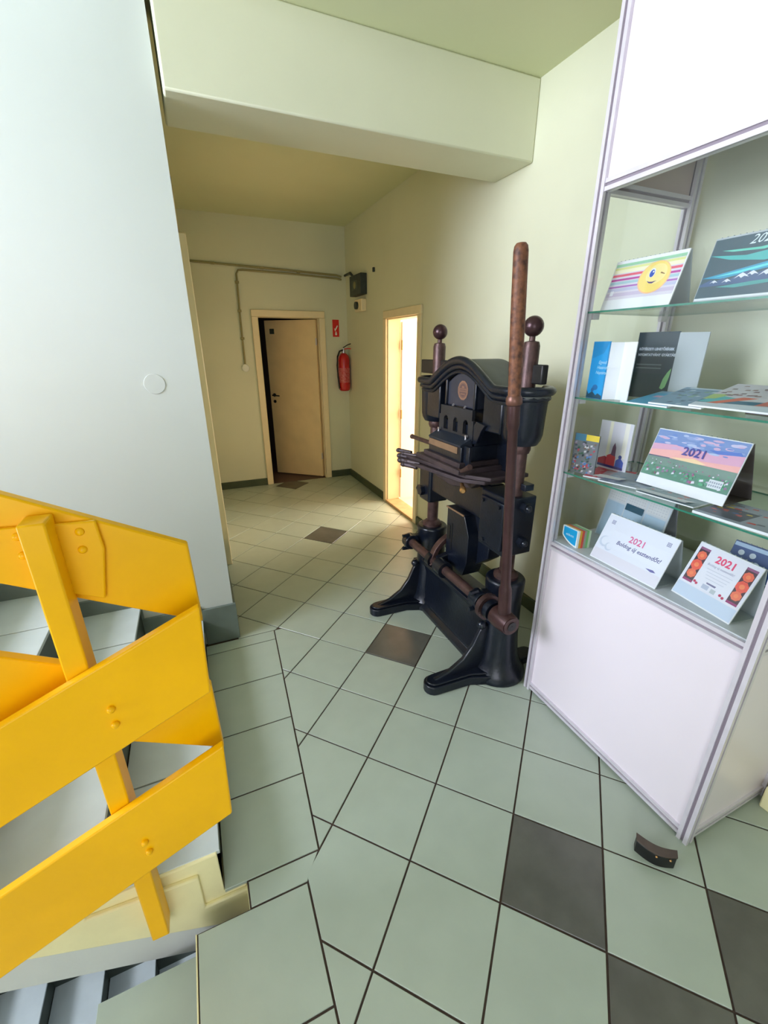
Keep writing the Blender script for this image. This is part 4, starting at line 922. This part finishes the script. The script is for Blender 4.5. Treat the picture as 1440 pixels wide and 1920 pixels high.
P.obj(t, 'printed_page')
t = item('desk_calendar', 'white 2021 desk calendar with two columns of red ornaments', 'calendar', 1.432, 0.795, ZT, -0.16)
fn = tent(t, 0.205, 0.195, 0.40, 0.115)
P = Print(fn); P.rect(0.002, 0.203, 0.004, 0.191, (234, 232, 246)); P.rect(0.002, 0.203, 0.004, 0.048, (206, 218, 240))
for a in (0.010, 0.162):
    P.rect(a, a+0.034, 0.056, 0.180, (84, 60, 72)); P.rect(a, a+0.034, 0.172, 0.180, (150, 90, 130)); P.rect(a, a+0.034, 0.056, 0.064, (160, 70, 120))
    for (c, r, col) in ((0.152, 0.0145, (240, 110, 84)), (0.118, 0.0175, (240, 96, 80)), (0.086, 0.0145, (242, 120, 90))):
        P.poly([(a+0.017+r*(1+0.10*(k % 2))*math.cos(2*PI*k/16), c+r*(1+0.10*(k % 2))*math.sin(2*PI*k/16)) for k in range(16)], col)
        P.disc(a+0.017, c, r*0.45, (250, 140, 96))
P.text('2021', 0.072, 0.150, 0.033, (236, 84, 124), bold=0.0010); P.text('Boldog új esztendőt!', 0.056, 0.134, 0.0105, (150, 150, 180), 0.25)
for k in range(4): P.rect(0.062+0.004*k, 0.148-0.004*k, 0.122-0.010*k, 0.1235-0.010*k, (200, 202, 220))
for (a, c) in ((0.050, 0.068), (0.058, 0.064), (0.140, 0.064), (0.150, 0.060)): P.disc(a, c, 0.0045, (196, 60, 100))
P.poly([(0.085, 0.082), (0.118, 0.082), (0.116, 0.076), (0.087, 0.077)], (120, 116, 156)); P.rect(0.078, 0.100, 0.058, 0.073, (186, 192, 216)); P.rect(0.108, 0.124, 0.056, 0.070, (190, 198, 206))
P.obj(t, 'printed_page')
t = item('desk_calendar', 'navy blue 2021 desk calendar with white rings behind the ornament one', 'calendar', 1.580, 0.752, ZT, 0.0)
fn = tent(t, 0.225, 0.185, 0.36, 0.115, flat((24, 62, 122)), M_paper)
P = Print(fn); P.rect(0.002, 0.223, 0.004, 0.181, (22, 70, 140)); P.rect(0.002, 0.223, 0.168, 0.181, (176, 200, 230)); P.rect(0.002, 0.223, 0.004, 0.075, (16, 52, 116)); P.rect(0.002, 0.223, 0.075, 0.079, (150, 176, 210))
for (a, c) in ((0.026, 0.150), (0.060, 0.150), (0.008, 0.122), (0.043, 0.122), (0.078, 0.124), (0.026, 0.096)):
    P.disc(a+0.004, c, 0.0145, (22, 70, 140), n=6); P.disc(a+0.004, c, 0.0095, (214, 224, 240), n=10)
P.text('2021', 0.125, 0.120, 0.034, (214, 226, 244), bold=0.0008)
P.obj(t, 'printed_page')
t = item('desk_calendar', 'large pale grey three-month calendar standing behind the white one', 'calendar', 1.600, 1.270, ZT, -0.10)
fn = tent(t, 0.300, 0.262, 0.22, 0.12, flat((200, 208, 216)), mat('mid_grey_card', (150, 150, 160), 0.6))  # back board in a darker grey card
P = Print(fn); P.rect(0.002, 0.298, 0.004, 0.258, (206, 212, 220))
for k in range(3):
    P.rect(0.006+0.098*k, 0.098+0.098*k, 0.172, 0.250, (214, 214, 216)); P.rect(0.006+0.098*k, 0.098+0.098*k, 0.004, 0.165, (176, 200, 220))
    for r_ in range(6):
        for c_ in range(7): P.rect(0.012+0.098*k+0.012*c_, 0.018+0.098*k+0.012*c_, 0.178+0.011*r_, 0.182+0.011*r_, (196, 198, 204))
P.rect(0.105, 0.192, 0.150, 0.178, (40, 84, 104))
P.obj(t, 'printed_page')

# ------------------------------------------------------------------ small block on the floor
t = thing('door_wedge', 'small black curved floor block with brown top beside the cabinet foot', 'block', (1.215, 0.505, 0), math.radians(-52))
n = 14; outer = [(-0.058+0.116*k/n, -0.018*math.sin(PI*k/n)-0.006) for k in range(n+1)]; inner = [(0.058-0.116*k/n, 0.020-0.014*math.sin(PI*k/n)) for k in range(n+1)]
MB().prism(outer+inner, lambda p, q, tt: (p, q, tt), 0.0, 0.050).obj('body', M_black, t, bevel=0.002)
MB().prism([(p*1.03, q*1.05) for p, q in outer+inner], lambda p, q, tt: (p, q, tt), 0.0505, 0.056).obj('top_plate', mat('brown_top', (84, 70, 60), 0.5, var=0.2, scale=30), t, bevel=0.001)
for x in (0.0, 0.040): MB().sphere((x, -0.026+abs(x)*0.2, 0.044), 0.004, 10).obj('stud', M_brass, t)
